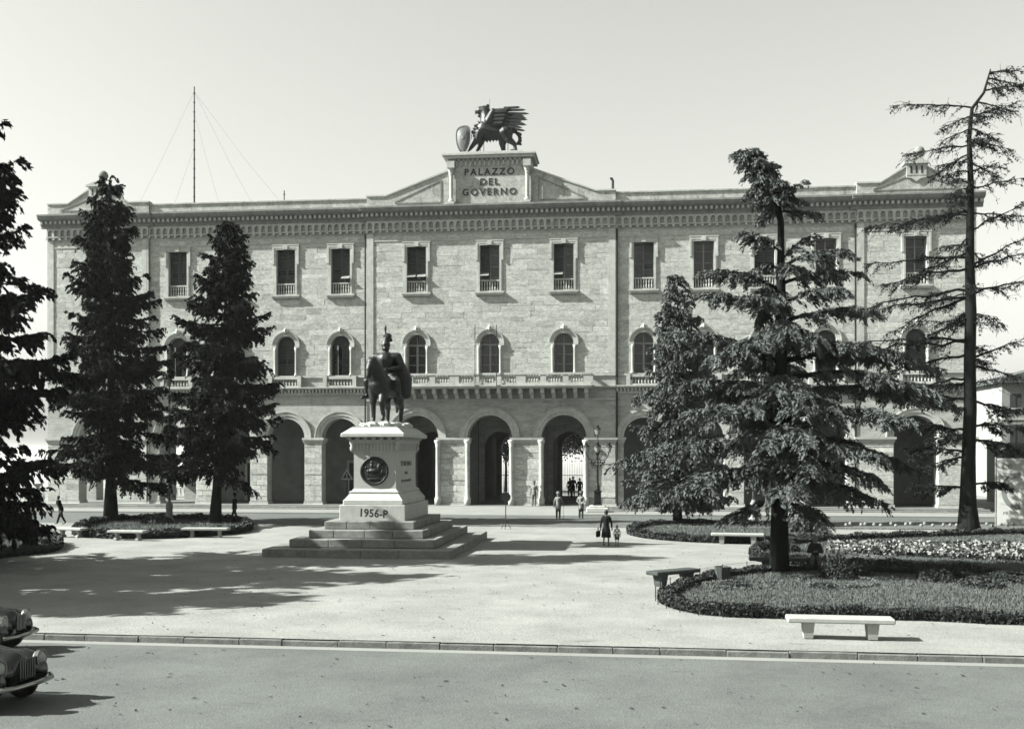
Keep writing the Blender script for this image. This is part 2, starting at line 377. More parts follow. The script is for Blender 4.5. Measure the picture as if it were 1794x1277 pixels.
# ashlar: each stone its own piece, the 300 that show largest (centre block) as parts and the others joined
rs = random.Random(11); CH = 0.38; nst = 0; rest = MB(); cache = {}
def blocked(z0, z1, cx):                                       # half width taken by a window surround at this course
    zm = (z0+z1)/2; h = 0
    if AZ0-.1 < zm < AS: h = 1.0
    elif AS <= zm < AS+1.02: h = math.sqrt(max(0, 1.02**2-(zm-AS)**2))
    if UZ0-.35 < zm < UZ1+.3: h = 0.98
    return h
for nm, x0, x1, y, wx in sorted(SEC, key=lambda s_: s_[0] != 'centre'):
    z = 9.9; row = 0
    while z < 20.0:
        h = min(CH*(0.84 if row % 3 == 1 else 1.06), 20.1-z)
        if h < .15: break
        spans = []; cur = x0+.02
        for cx in wx:
            b = blocked(z, z+h, cx)
            if b: spans.append((cur, cx-b)); cur = cx+b
        spans.append((cur, x1-.02))
        for a, b in spans:
            x = a
            while x < b-.02:
                L = rs.choice([.7, .9, 1.15, 1.4, 1.75]); 
                if b-(x+L) < .5: L = b-x
                tn = round(max(.72, min(1.3, rs.gauss(1.0, .075))), 1 if nst < 300 else 3); pr = rs.choice([.018, .022, .027])
                if nst < 300 and nm == 'centre':
                    Lr = round(L, 2); key = (Lr, round(h, 3), tn, pr)
                    if key not in cache:
                        q = MB(); q.bbox(.003, Lr-.003, -pr, 0.02, .003, h-.003, .007, tn); cache[key] = q.mesh('stone', True)
                    PL('stone', cache[key], 'stone', (x, y, z)); nst += 1
                else:
                    rest.bbox(x+.003, x+L-.003, y-pr, y+.02, z+.003, z+h-.003, .007, tn)
                x += L
        z += h; row += 1
stuff(PB(rest, 'stonework', 'stone', tattr=True))
# ---- cornice, dentils, blind arch frieze, corner strips
fa = MB(); w = 0.5
fa.box(-w/2, -w/2+.09, -.16, 0, -.62, 0).box(w/2-.09, w/2, -.16, 0, -.62, 0)
for i in range(8):
    a0 = math.pi*i/8; a1 = math.pi*(i+1)/8; r = w/2-.09
    fa.prism([(r*math.cos(a0), -.3+r*math.sin(a0)), (r*math.cos(a1), -.3+r*math.sin(a1)), (r*math.cos(a1), 0), (r*math.cos(a0), 0)], -.16, 0)
fa.box(-w/2, w/2, -.2, 0, -.70, -.622); fa.box(-w/2-.06, -w/2+.13, -.18, 0, -.86, -.702)
fam = fa.mesh('frieze_arch')
for nm, x0, x1, y, wx in SEC:
    n = int((x1-x0)/w); st = (x1-x0)/n
    for i in range(n): PL('frieze_arch', fam, 'stone_trim', (x0+st*(i+.5), y-.002, 21.12))
    mb = MB(); e = 0.0 if 'wing' in nm else 0.42
    mb.prism([(y, 21.12), (y-.22, 21.12), (y-.22, 21.3), (y-.34, 21.36), (y-.34, 21.62), (y-.62, 21.66), (y-.8, 21.78), (y-.8, 21.93), (y-.86, 21.93), (y-.86, 22.06), (y-.1, 22.12), (y, 22.12)], x0-e, x1+e, 'x')
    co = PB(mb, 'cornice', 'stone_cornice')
    mb = MB(); n = int((x1-x0+2*e)/.36)
    for i in range(n):
        xx = x0-e+.36*(i+.5)*(x1-x0+2*e)/(.36*n); mb.box(xx-.09, xx+.09, y-.52, y-.342, 21.40, 21.62)
    d = stuff(mb.build('dentils', 'stone_trim', co))
    mb = MB(); mb.box(x0, x1, y-.06, y, 19.62, 19.7); PB(mb, 'string_course', 'stone_trim')
    if 'wing' not in nm:
        for xa, xb in ((x0, x0+.5), (x1-.5, x1)):
            mb = MB(); mb.box(xa, xb, y-.075, y+.05, 9.9, 20.2); PB(mb, 'corner_strip', 'stone_trim')
# drain pipes in the angles
for xx in (-1.05, 15.52, -36.12, -19.42):
    mb = MB(); mb.tube([(xx, 77.84, FL), (xx, 77.84, 20.2)], .06, 8); PB(mb, 'drain_pipe', 'iron')
# ---- attic: parapets, pediments, inscription
for nm, x0, x1, y, wx in SEC:
    mb = MB()
    if 'wing' in nm:
        mb.box(x0, x1, y+.05, y+.45, 22.12, 22.78); PB(mb, 'parapet', 'attic_stone')
        mb = MB(); mb.box(x0, x1, y-.03, y+.5, 22.78, 22.88); PB(mb, 'parapet_coping', 'attic_stone')
    elif 'pavilion' in nm:
        c = (x0+x1)/2
        mb.prism([(x0, 22.12), (x1, 22.12), (x1, 22.95), (x1-1.6, 22.95), (c+.7, 24.0), (c-.7, 24.0), (x0+1.6, 22.95), (x0, 22.95)], y-.02, y+.5); pd = PB(mb, 'pediment', 'attic_stone')
        for s_ in (-1, 1):
            e = c+s_*(x1-c); mb = MB()
            mb.prism([(e+s_*.03, 22.95), (e-s_*1.6, 22.95), (c+s_*.66, 24.0), (c+s_*.66, 24.13), (e-s_*1.65, 23.06), (e+s_*.03, 23.06)], y-.1, y+.55)
            mb.build('coping', 'stone_trim', pd)
        mb = MB()
        for s_ in (-1, 1):        # recessed triangle outlined by a raised moulding
            mb.prism([(c+s_*.1, 23.58), (c+s_*2.9, 22.56), (c+s_*2.9, 22.49), (c+s_*.1, 23.5)], y-.06, y-.018)
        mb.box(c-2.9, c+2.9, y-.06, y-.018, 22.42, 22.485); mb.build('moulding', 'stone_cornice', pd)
        mb = MB(); mb.box(c-.66, c+.66, y-.16, y+.6, 23.4, 24.2).prism([(c-.66, 23.399), (c+.66, 23.399), (c+.66, 23.25), (c+.3, 23.2), (c, 22.98), (c-.3, 23.2), (c-.66, 23.25)], y-.14, y-.03)
        blk = PB(mb, 'acroterion', 'stone_trim')
        mb = MB()
        for i in (-1, 0, 1): mb.box(c+i*.36-.06, c+i*.36+.06, y-.175, y-.161, 23.55, 24.05)
        mb.build('groove', 'letter', blk)
        mb = MB(); mb.prism([(c-.85, 24.2), (c+.85, 24.2), (c+.8, 24.34), (c, 24.6), (c-.8, 24.34)], y-.3, y+.75); mb.build('cap', 'stone_trim', blk)
        for (dx, dy, zz) in ((.28, .25, 24.55), (-1.1 if c < 0 else 1.95, 2.6, 23.55)):
            mb = MB(); mb.lathe([(.16, 0), (.2, .06), (.12, .14), (.12, .2), (.28, .3), (.37, .48), (.38, .6), (.3, .8), (.16, .92), (.03, .95)], (c+dx, y+dy, zz), 16)
            if zz < 24: mb.lathe([(.3, 0), (.3, 1.4)], (c+dx, y+dy, 22.2), 10)
            PB(mb, 'ball_finial', 'stone_cornice', smooth=True)
    else:
        mb.prism([(x0, 22.12), (x1, 22.12), (x1, 22.92), (x1-1.4, 22.92), (-7.2, 24.62), (-13.24, 24.62), (x0+1.4, 22.92), (x0, 22.92)], y-.02, y+.5); pd = PB(mb, 'pediment', 'attic_stone')
        for s_, e, b in ((-1, x0, -13.24), (1, x1, -7.2)):
            mb = MB(); mb.prism([(e+s_*.04, 22.92), (e-s_*1.4, 22.92), (b, 24.62), (b, 24.76), (e-s_*1.45, 23.04), (e+s_*.04, 23.04)], y-.1, y+.55)
            mb.build('coping', 'stone_trim', pd)
        for s_, e, b in ((-1, x0, -13.24), (1, x1, -7.2)):
            a_, b_ = b+s_*.55, e-s_*2.1; mb = MB()
            mb.prism([(a_, 24.05), (b_, 22.52), (b_, 22.44), (a_, 23.96)], y-.055, y-.018)
            mb.box(min(a_, b_), max(a_, b_), y-.055, y-.018, 22.36, 22.435)
            mb.box(a_-.04, a_+.04, y-.056, y-.019, 22.44, 24.04)
            mb.build('moulding', 'stone_cornice', pd)
        mb = MB(); mb.box(-13.24, -7.2, y-.2, y+2.2, 22.12, 25.45); pn = PB(mb, 'inscription_panel', 'attic_stone')
        for xx in (-12.98, -7.46):
            mb = MB(); mb.lathe([(.22, 0), (.22, .12), (.15, .2), (.13, .3), (.125, 1.9), (.16, 2.0), (.14, 2.06), (.22, 2.3), (.24, 2.35), (.24, 2.42)], (xx, y-.4, 22.3), 14).box(xx-.26, xx+.26, y-.68, y-.21, 22.12, 22.3).box(xx-.27, xx+.27, y-.68, y-.21, 24.72, 25.2)
            mb.build('column', 'stone_trim', pn, smooth=False)
        mb = MB(); mb.box(-13.5, -6.94, y-.55, y+2.4, 25.42, 25.62).box(-13.62, -6.82, y-.66, y+2.5, 25.62, 25.74); mb.build('panel_cornice', 'stone_trim', pn)
        mb = MB(); n = 15
        for i in range(n):
            xx = -12.6+i*(4.76)/(n-1); mb.box(xx-.06, xx+.06, y-.3, y-.2, 24.9, 25.42); mb.box(xx-.17, xx+.17, y-.3, y-.2, 25.28, 25.42)
        stuff(mb.build('corbel_table', 'stone_trim', pn))
        for t_, zz, s_ in (('PALAZZO', 24.45, .68), ('DEL', 23.73, .68), ('GOVERNO', 23.0, .68)):
            for k, o in enumerate([0]): 
                text('inscription', t_, s_, 'letter', pn, (XC, y-.205, zz), depth=.025, sx=1.0, spacing=1.32, bold=.012)
        mb = MB(); mb.box(-12.6, -7.9, y+.1, y+1.9, 25.74, 26.05); mb.box(-13.2, -7.2, y+.0, y+2.0, 25.74, 25.86); PB(mb, 'griffin_base', 'stone_trim')
# ---- windows
def leaf(w, h, n, mname):                                       # louvred shutter leaf, hinged at x=0, extends +x
    mb = MB(); t = .035
    mb.box(0, .07, -t, 0, 0, h).box(w-.07, w, -t, 0, 0, h).box(.07, w-.07, -t, 0, 0, .09).box(.07, w-.07, -t, 0, h-.09, h).box(.07, w-.07, -t, 0, h*.5-.04, h*.5+.04)
    for i in range(n):
        z = .11+(h-.22)*i/n; d = (h-.2)/n
        if abs(z+d/2-h*.5) < .06: continue
        mb.add([(.07, -t, z), (w-.07, -t, z), (w-.07, -.006, z+d*.85), (.07, -.006, z+d*.85)], [(0, 1, 2, 3)])
    return mb.mesh('shutter')
UL = leaf(.70, 3.3, 26, ''); UT = leaf(.70, 1.9, 15, ''); AL = leaf(.68, 2.2, 18, '')
sur = MB()
for s_ in (-1, 1):
    a, b = sorted((s_*.715, s_*.86)); sur.box(a, b, -.10, .3, UZ0, UZ1)
    a, b = sorted((s_*.862, s_*.98)); sur.box(a, b, -.06, .02, UZ0, 18.2)
    a, b = sorted((s_*.862, s_*1.0)); sur.box(a, b, -.14, .02, 18.2, UZ1+.3); sur.box(a-.01, b+.01, -.15, .02, 18.12, 18.2)
sur.box(-.86, .86, -.12, .3, UZ1, UZ1+.12).box(-.861, .861, -.14, .02, UZ1+.12, UZ1+.28).box(-1.04, 1.04, -.16, .02, UZ1+.3, UZ1+.38).box(-.16, .16, -.19, .0, UZ1+.02, UZ1+.299)
sum_ = sur.mesh('surround')
sil = MB(); sil.box(-1.02, 1.02, -.2, .02, 15.58, 15.72).box(-1.08, 1.08, -.26, .02, 15.72, 15.84); silm = sil.mesh('sill')
bal = MB(); bal.box(-.70, .70, -.06, .06, 16.62, 16.72).box(-.70, .70, -.05, .05, 15.85, 15.95)
for i in range(7):
    bal.lathe([(.035, 0), (.055, .12), (.03, .3), (.05, .5), (.035, .66)], (-.57+i*.19, 0, 15.96), 6)
balm = bal.mesh('balustrade')
pane = MB(); pane.box(-.72, .72, .5, .54, 15.8, 19.25); panem = pane.mesh('window')
def archpoly(r, z0, zs, n=16): return [(-r, z0), (r, z0)]+[(r*math.cos(math.pi*i/n), zs+r*math.sin(math.pi*i/n)) for i in range(n+1)]
ap = MB(); ap.prism(archpoly(.73, AZ0, AS), .5, .54); apm = ap.mesh('arched_window')
asur = MB(); asur.ring(0, AS, .72, .86, -.08, .25).ring(0, AS, .862, 1.0, -.11, .02).ring(0, AS, 1.002, 1.07, -.14, .02)
for s_ in (-1, 1):
    a, b = sorted((s_*.862, s_*1.02)); asur.box(a, b, -.05, .02, AZ0, AS-.16); a, b = sorted((s_*.69, s_*1.06)); asur.box(a, b, -.19, .1, AS-.16, AS)
asur.lathe([(.1, 0), (.17, .1), (.13, .3), (.02, .42)], (0, -.16, AS+.92), 8).ball((-.16, -.17, AS+1.05), .1, 8, 6).ball((.16, -.17, AS+1.05), .1, 8, 6)
asm = asur.mesh('archivolt')
coln = MB(); coln.lathe([(.14, 0), (.14, .1), (.095, .18), (.09, .3), (.085, 1.8), (.11, 1.86), (.1, 1.9), (.15, 2.07)], (0, 0, AZ0), 12); colm = coln.mesh('colonnette', smooth=True)
fr = MB(); y0, y1 = .36, .44
fr.box(-.71, -.63, y0, y1, AZ0, AS).box(.63, .71, y0, y1, AZ0, AS).box(-.63, .63, y0, y1, AS-.12, AS).box(-.07, .07, y0-.01, y1, AZ0, AS-.121).box(-.025, .025, y0, y1, AS, AS+.69)
for z in (AZ0+.02, AZ0+.72, AZ0+1.42): fr.box(-.63, -.071, y0+.02, y1, z, z+.045).box(.071, .63, y0+.02, y1, z, z+.045)
fr.ring(0, AS, .63, .71, y0, y1)
frm = fr.mesh('casement')
uc = MB(); y0, y1 = .42, .48
uc.box(-.71, -.63, y0, y1, UZ0, UZ1).box(.63, .71, y0, y1, UZ0, UZ1).box(-.63, .63, y0, y1, UZ1-.08, UZ1).box(-.05, .05, y0-.01, y1, UZ0, UZ1-.081)
for z in (16.9, 17.7, 18.5): uc.box(-.63, -.051, y0+.02, y1, z, z+.04).box(.051, .63, y0+.02, y1, z, z+.04)
ucas = uc.mesh('casement')
rw = random.Random(21); k = 0
for nm, x0, x1, y, wx in SEC:
    for cx in wx:
        wn = PL('window', panem, 'glass', (cx, y, 0))
        link('surround', sum_, 'stone_trim', wn); link('sill', silm, 'stone_trim', wn); link('balustrade', balm, 'stone_trim', wn, (0, .1, 0))
        state = {('left wing', 3): 1, ('left wing', 2): 0, ('left wing', 0): 0, ('centre', 0): 2, ('centre', 1): 1, ('centre', 2): 1, ('right wing', 0): 3, ('right wing', 1): 4, ('right wing', 3): 4, ('right pavilion', 0): 4}.get((nm, wx.index(cx)), rw.choice([0, 0, 1]))
        h = .3
        if state in (0,):
            link('shutter', UL, 'shutter', wn, (-.705, h, 15.88), (0, 0, R(-rw.choice([0, 0, 12, 38])))); link('shutter', UL, 'shutter', wn, (.005, h, 15.88))
        elif state == 2:
            for xx in (-.705, .005): link('shutter', UT, 'shutter', wn, (xx, h, 17.28))
        elif state == 1:
            link('shutter', UL if nm != 'centre' else UT, 'shutter', wn, (-.705, h, 15.88 if nm != 'centre' else 17.28))
            q = link('shutter', UT, 'pale_shutter' if False else 'shutter', wn, (.005, h, 17.28)); 
            if nm == 'centre': q.location.x = .70; q.rotation_euler = (0, 0, R(97)); q.scale = (.9, 1, 1)
        elif state == 3:
            q = link('shutter', UL, 'shutter', wn, (.005, h, 15.88)); q.data = UL.copy(); q.data.materials.clear(); q.data.materials.append(MATS['pale_shutter'])
        link('casement', ucas, 'joinery', wn)
        if state in (1, 2):      # lower flap of the blind pushed out
            for xx in ((-.37, .37) if state == 2 else (-.37,) if nm == 'centre' else (.37,)):
                mb = MB(); mb.box(-.31, .31, -.012, .012, -.62, 0); mb.build('blind_flap', 'joinery', wn, loc=(xx, .28, 17.26), rot=(R(-62), 0, 0))
        # lower arched window
        an = PL('arched_window', apm, 'glass', (cx, y, 0)); link('archivolt', asm, 'stone_trim', an)
        for s_ in (-1, 1): link('colonnette', colm, 'stone_trim', an, (s_*.80, -.1, 0))
        if nm == 'centre' or (nm == 'right wing' and wx.index(cx) == 0):
            link('casement', frm, 'joinery', an)
        else:
            link('shutter', AL, 'shutter', an, (-.69, .34, AZ0+.02), (0, 0, R(-rw.choice([0, 0, 10, 35])))); 
            if rw.random() < .75: link('shutter', AL, 'shutter', an, (.01, .34, AZ0+.02))
            mb = MB(); mb.ring(0, AS, .02, .68, .33, .37, n=14); mb.build('tympanum', 'shutter', an)
# ---- belt between the storeys
bl = MB(); bl.lathe([(.06, 0), (.06, .05), (.045, .08), (.09, .22), (.05, .42), (.045, .5), (.06, .55)], (0, 0, 0), 8); blm = bl.mesh('baluster', smooth=True)
for nm, x0, x1, y, wx in SEC:
    mb = MB(); mb.box(x0, x1, y-.10, y, 9.72, 9.88); mb.box(x0, x1, y-.30, y, 8.84, 8.94).box(x0, x1, y-.40, y, 8.94, 9.02); PB(mb, 'belt_course', 'stone_trim')
    if nm != 'centre':
        mb = MB(); n = int((x1-x0)/.26)
        for i in range(n):
            xx = x0+(i+.5)*(x1-x0)/n; mb.box(xx-.07, xx+.07, y-.24, y-.002, 8.6, 8.838)
        mb.box(x0, x1, y-.12, y-.001, 8.45, 8.598); stuff(PB(mb, 'dentil_band', 'stone_trim'))
        for cx in wx:
            mb = MB(); mb.box(cx-.95, cx+.95, y-.32, y-.101, 9.60, 9.80).box(cx-.95, cx+.95, y-.32, y-.1, 9.021, 9.13)
            for s_ in (-1, 1): mb.box(cx+s_*1.1-.14, cx+s_*1.1+.14, y-.36, y-.09, 9.022, 9.86)
            bp = PB(mb, 'window_parapet', 'stone_trim')
            for i in range(8): link('baluster', blm, 'stone_trim', bp, (cx-.8+i*.228, y-.2, 9.12)).scale = (.8, .8, .86)
# balcony of the centre
b0, b1 = -17.6, -2.85; y = YC
mb = MB(); mb.box(b0, b1, y-1.25, y-.401, 8.80, 8.93).box(b0-.05, b1+.05, y-1.32, y-.402, 8.93, 9.03); bc = PB(mb, 'balcony', 'stone_trim')
mb = MB(); mb.box(b0, b1, y-1.24, y-1.0, 9.03, 9.16).box(b0-.03, b1+.03, y-1.27, y-.97, 9.74, 9.88)
for xx in (b0, b1-.24): mb.box(xx, xx+.24, y-.999, y-.11, 9.031, 9.159).box(xx-.02, xx+.26, y-.969, y-.111, 9.74, 9.88)
mb.build('rail', 'stone_trim', bc)
npier = 10
for i in range(npier):
    xx = b0+.2+(b1-b0-.4)*i/(npier-1); wd = .2 if i % 3 else .34
    mb = MB(); mb.box(xx-wd, xx+wd, y-1.235, y-1.005, 9.16, 9.74); mb.build('balcony_pier', 'stone_trim', bc)
    if i < npier-1:
        xb = b0+.2+(b1-b0-.4)*(i+1)/(npier-1); mb = MB()
        nb = 5
        for j in range(nb):
            xj = xx+.42+(xb-xx-.84)*j/(nb-1); mb.lathe([(.06, 0), (.04, .06), (.085, .2), (.045, .42), (.06, .58)], (xj, y-1.12, 9.16), 7)
        mb.build('balusters', 'stone_trim', bc)
for i in range(19):
    xx = b0+.35+(b1-b0-.7)*i/18; 
    mb = MB(); mb.prism([(y, 8.1), (y-.3, 8.1), (y-.55, 8.35), (y-1.1, 8.45), (y-1.15, 8.8), (y, 8.8)], xx-.13, xx+.13, 'x'); PB(mb, 'bracket', 'stone_trim')
mb = MB(); mb.box(-19.3, -1.15, y-.1, y, 7.98, 8.1); PB(mb, 'architrave', 'stone_trim')
for xx in (-11.1, -9.55):
    mb = MB(); mb.tube([(xx, y-1.36, 8.9), (xx, y-1.36, 13.3)], .03, 6); tag(mb.build('flag_pole', 'iron'), 'thin dark pole on the %s side of the balcony\'s middle arched window' % ('left' if xx < -10 else 'right'), 'pole')
# ---- ground floor arcade
AY1 = 79.0; ZT = 8.0; TOPS = {}
def pier(x0, x1, y, z0, zs, wide=False):
    mb = MB(); mb.box(x0, x1, y, AY1, z0, zs)
    p = PB(mb, 'pier', 'stone_wall')
    mb = MB(); mb.bbox(x0-.1, x1+.1, y-.12, AY1+.1, z0, z0+.42, .03).box(x0-.06, x1+.06, y-.07, AY1+.06, z0+.42, z0+.58); mb.build('pier_base', 'stone_trim', p).matrix_parent_inverse = Matrix()
    mb = MB(); mb.box(x0-.05, x1+.05, y-.06, AY1+.05, zs-.42, zs-.3).box(x0-.1, x1+.1, y-.12, AY1+.1, zs-.299, zs-.16).box(x0-.16, x1+.16, y-.18, AY1+.14, zs-.159, zs); mb.build('capital', 'stone_trim', p)
    # pier face stones
    z = z0+.6; i = 0; rr = random.Random(int(x0*31)+9); fm = MB()
    while z < zs-.5:
        h = min(.4, zs-.44-z); pr = rr.choice([.02, .03, .045]); mid = x0+(x1-x0)*(.38 if i % 2 else .62)
        if x1-x0 > 1.0:
            fm.bbox(x0+.01, mid-.006, y-pr, y+.02, z+.006, z+h-.006, .012, max(.7, rr.gauss(1.05, .13))); fm.bbox(mid+.006, x1-.01, y-pr, y+.02, z+.006, z+h-.006, .012, max(.7, rr.gauss(1.05, .13)))
        else: fm.bbox(x0+.01, x1-.01, y-pr, y+.02, z+.006, z+h-.006, .012, max(.7, rr.gauss(1.05, .13)))
        z += h; i += 1
    fm.build('facing_stones', 'stone', p, tattr=True)
    return p
archs = []
for nm, x0, x1, y, wx in SEC:
    r = {'centre': 1.62}.get(nm, 1.42); zs = 5.3
    if 'pavilion' in nm: r = 1.5
    cur = x0; mb = MB()
    for cx in wx:
        pier(cur, cx-r, y, FL-.4, zs); mb.box(cur, cx-r, y, AY1, zs, ZT); arch_cols(mb, cx, r, zs, ZT, y, AY1, 18); archs.append((cx, r, y)); cur = cx+r
    pier(cur, x1, y, FL-.4, zs); mb.box(cur, x1, y, AY1, zs, ZT)
    PB(mb, 'spandrel_wall', 'stone_wall')
    for cx in wx:
        mb = MB(); ro = r+.5 if nm == 'centre' else r+.46
        mb.ring(cx, zs, r+.002, r+.22, y-.07, y+.3, n=26).ring(cx, zs, r+.222, ro, y-.13, y+.02, n=26).ring(cx, zs, ro+.002, ro+.08, y-.18, y+.02, n=26); PB(mb, 'archivolt', 'stone_trim')
# half columns flanking the centre arches
for cx in SEC[2][4]:
    for s_ in (-1, 1):
        xx = cx+s_*(1.62-.02); mb = MB(); mb.lathe([(.24, 0), (.24, .5), (.2, .56), (.17, .66), (.16, 4.2), (.2, 4.3), (.17, 4.38), (.27, 4.6), (.27, 4.72)], (xx, YC-.12, FL), 14); PB(mb, 'column', 'stone_trim', smooth=True)
# pavement slab of the arcade, steps
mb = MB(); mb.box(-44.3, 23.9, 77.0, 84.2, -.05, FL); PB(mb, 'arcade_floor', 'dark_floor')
for (x0, x1) in ((-44.6, -14.6), (-3.6, 24.2)):
    for i in range(2):
        mb = MB(); mb.bbox(x0, x1, 76.30+.35*i, 77.0, .10, FL-.133*(1-i)-.06, .02); PB(mb, 'step', 'step_stone')
# back wall, inner walls and ceiling of the arcade; three passages through the centre; the left end stands open
mb = MB(); yb0, yb1 = 83.6, 84.2
mb.box(-34.2, -17.2, yb0, yb1, FL, ZT); mb.box(-3.0, 22.9, yb0, yb1, FL, ZT)
for a, b in ((-14.0, -11.9), (-8.55, -6.5)): mb.box(a, b, yb0, 96, FL, ZT)
mb.box(-17.8, -17.2, yb1, 96, FL, ZT).box(-3.2, -2.6, yb1, 96, FL, ZT)
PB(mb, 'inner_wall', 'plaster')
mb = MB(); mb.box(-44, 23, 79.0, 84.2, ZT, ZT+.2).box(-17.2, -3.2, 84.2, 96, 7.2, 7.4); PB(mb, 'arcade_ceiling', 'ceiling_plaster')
for xx in (-43.4, -37.2, -34.81):
    mb = MB(); mb.box(xx-.6, xx+.6, 83.0, 84.2, FL, ZT); PB(mb, 'rear_pier', 'stone_wall')
mb = MB(); mb.box(-17.2, -3.2, 84.2, 96.2, 0, FL); PB(mb, 'passage_floor', 'dark_floor')
for cx, xl, xr in ((-15.6, -17.2, -14.0), (XC, -11.9, -8.55), (-4.86, -6.5, -3.2)):
    for yy in (84.2, 95.4):
        mb = MB(); c = (xl+xr)/2; r = min(1.25, (xr-xl)/2-.2)
        mb.box(xl, c-r, yy, yy+.5, FL, 7.2).box(c+r, xr, yy, yy+.5, FL, 7.2); arch_cols(mb, c, r, 4.6, 7.2, yy, yy+.5); PB(mb, 'passage_arch', 'stone_wall')
    mb = MB()
    for i in range(17):
        xx = c-1.2+2.4*i/16; mb.tube([(xx, 95.2, FL), (xx, 95.2, 4.3)], .02, 4)
    for z in (.6, 2.2, 4.2): mb.box(c-1.25, c+1.25, 95.18, 95.22, z, z+.05)
    PB(mb, 'iron_gate', 'iron')
# doors on the back wall
for cx in (-29.6, -21.3, 5.08, 13.54):
    mb = MB(); mb.box(cx-.8, cx+.8, 83.5, 83.6, FL, 3.4); d = PB(mb, 'door', 'shutter')
    mb = MB(); mb.box(cx-.98, cx-.8, 83.42, 83.6, FL, 3.6).box(cx+.8, cx+.98, 83.42, 83.6, FL, 3.6).box(cx-.8, cx+.8, 83.42, 83.6, 3.4, 3.6); mb.build('door_frame', 'stone_trim', d)
# chimney pipe, masts
mb = MB(); mb.tube([(-1.35, 78.3, 22.8), (-1.35, 78.3, 23.75), (-1.45, 78.3, 23.9)], .09, 8).box(-1.55, -1.35, 78.2, 78.4, 23.85, 23.95); PB(mb, 'chimney_pipe', 'iron')
M_ = thing('radio_mast', 'tall thin radio mast with guy wires on the left roof', 'mast', (-34.6, 83, 22.3))
mb = MB(); mb.tube([(0, 0, 0), (0, 0, 11.0)], [.075, .05], 8)
for i in range(14): mb.tube([(0, 0, .7+i*.75), (0, 0, .78+i*.75)], .09, 6)
mb.build('pole', 'iron', M_)
for (dx, dy, zt) in ((-6.2, 1, 10.6), (5.2, 2, 10.6), (8.5, -.5, 10.6), (-4, 3, 6.2), (3.2, -2, 9)):
    mb = MB(); mb.tube([(0, 0, zt), (dx*.5, dy*.5, zt*.5-.25), (dx, dy, 0.0)], .006, 3); mb.build('guy_wire', 'iron', M_)
mb = MB(); mb.tube([(0, 0, 0), (0, 0, 2.3)], .045, 6).tube([(-.1, 0, 2.0), (.1, 0, 2.0)], .03, 5); tag(mb.build('short_mast', 'iron', loc=(-26.9, 82, 22.3)), 'short thin mast on the roof left of the central pediment', 'mast')
# terrace balustrade at the left and behind
def terrace_rail(x0, x1, y, lab):
    t = thing('terrace_balustrade', lab, 'balustrade', (x0, y, 0))
    L = x1-x0; mb = MB(); mb.bbox(0, L, -.15, .15, 0, .18, .02); mb.build('plinth', 'stone_trim', t)
    mb = MB(); mb.bbox(0, L, -.17, .17, .82, .97, .02); mb.build('handrail', 'stone_trim', t)
    n = max(2, int(L/2.6))
    for i in range(n+1):
        mb = MB(); xx = L*i/n; mb.box(xx-.22, xx+.22, -.16, .16, .18, .82); mb.build('post', 'stone_cornice', t)
        if i < n:
            for j in range(6): link('baluster', blm, 'stone_trim', t, (xx+.45+(L/n-.9)*j/5, 0, .18)).scale = (1, 1, 1.16)
    return t
terrace_rail(-61, -46.5, 86, 'pale stone terrace balustrade at the left edge beside the palace corner')
terrace_rail(-46.5, -30, 98, 'stone terrace balustrade behind the open left end of the arcade')
for xx, lab in ((-49.5, 'stone vase on the terrace balustrade at the far left'), ):
    mb = MB(); mb.lathe([(.16, 0), (.16, .06), (.07, .14), (.07, .24), (.2, .4), (.36, .6), (.38, .64), (.3, .66)], (0, 0, 0), 14); tag(mb.build('stone_vase', 'stone_cornice', smooth=True, loc=(xx, 86, .97)), lab, 'vase')
# pale house at the right edge
H_ = thing('town_house', 'white house with dark windows beyond the palace at the right edge', 'house', (39.0, 104, 0))
mb = MB(); mb.box(-5.2, 14, 0, 9, 0, 10.6); mb.build('wall', 'house_wall', H_)
mb = MB(); mb.prism([(-5.7, 10.6), (14.5, 10.6), (14.2, 11.0), (4, 13.6), (-5.4, 11.0)], -.5, 9.5); mb.build('roof', 'roof_tile', H_)
for i in range(7):
    for j, zz in enumerate((1.6, 4.9, 8.3)):
        xx = -4.0+i*2.6; mb = MB(); mb.box(-.5, .5, -.03, .1, 0, 1.9 if j < 2 else 1.3); wd = mb.build('window', 'glass', H_, loc=(xx, 0, zz))
        mb = MB(); mb.box(-.7, .7, -.16, .0, -.14, -.001); mb.build('sill', 'stone_trim', wd)
        mb = MB(); mb.box(-.5, -.02, -.08, -.031, 0, 1.9 if j < 2 else 1.3).box(.2, .5, -.08, -.031, 0, 1.9 if j < 2 else 1.3); mb.build('shutter', 'shutter', wd)
mb = MB(); mb.box(-5.2, 14, -.06, -.001, 7.2, 7.4); mb.build('string_course', 'stone_trim', H_)
L_ = thing('low_building', 'low grey building with a railing in front of the white house', 'building', (33, 92, 0))
mb = MB(); mb.box(-2.4, 16, 0, 6, 0, 5.0); mb.build('wall', 'house_grey', L_)
mb = MB(); mb.box(-2.4, 16, .05, .1, 5.9, 5.95)
for i in range(40): mb.box(-2.38+i*.45, -2.36+i*.45, .06, .09, 5.0, 5.9)
mb.build('railing', 'iron', L_)
for i in range(3):
    mb = MB(); mb.box(-.9, .9, -.04, .1, .2, 2.8); mb.build('door', 'shutter', L_, loc=(0.2+i*4, 0, 0))
    mb = MB(); mb.box(-.5, .5, -.04, .1, 0, 1.2); mb.build('window', 'glass', L_, loc=(0.2+i*4, 0, 3.4))
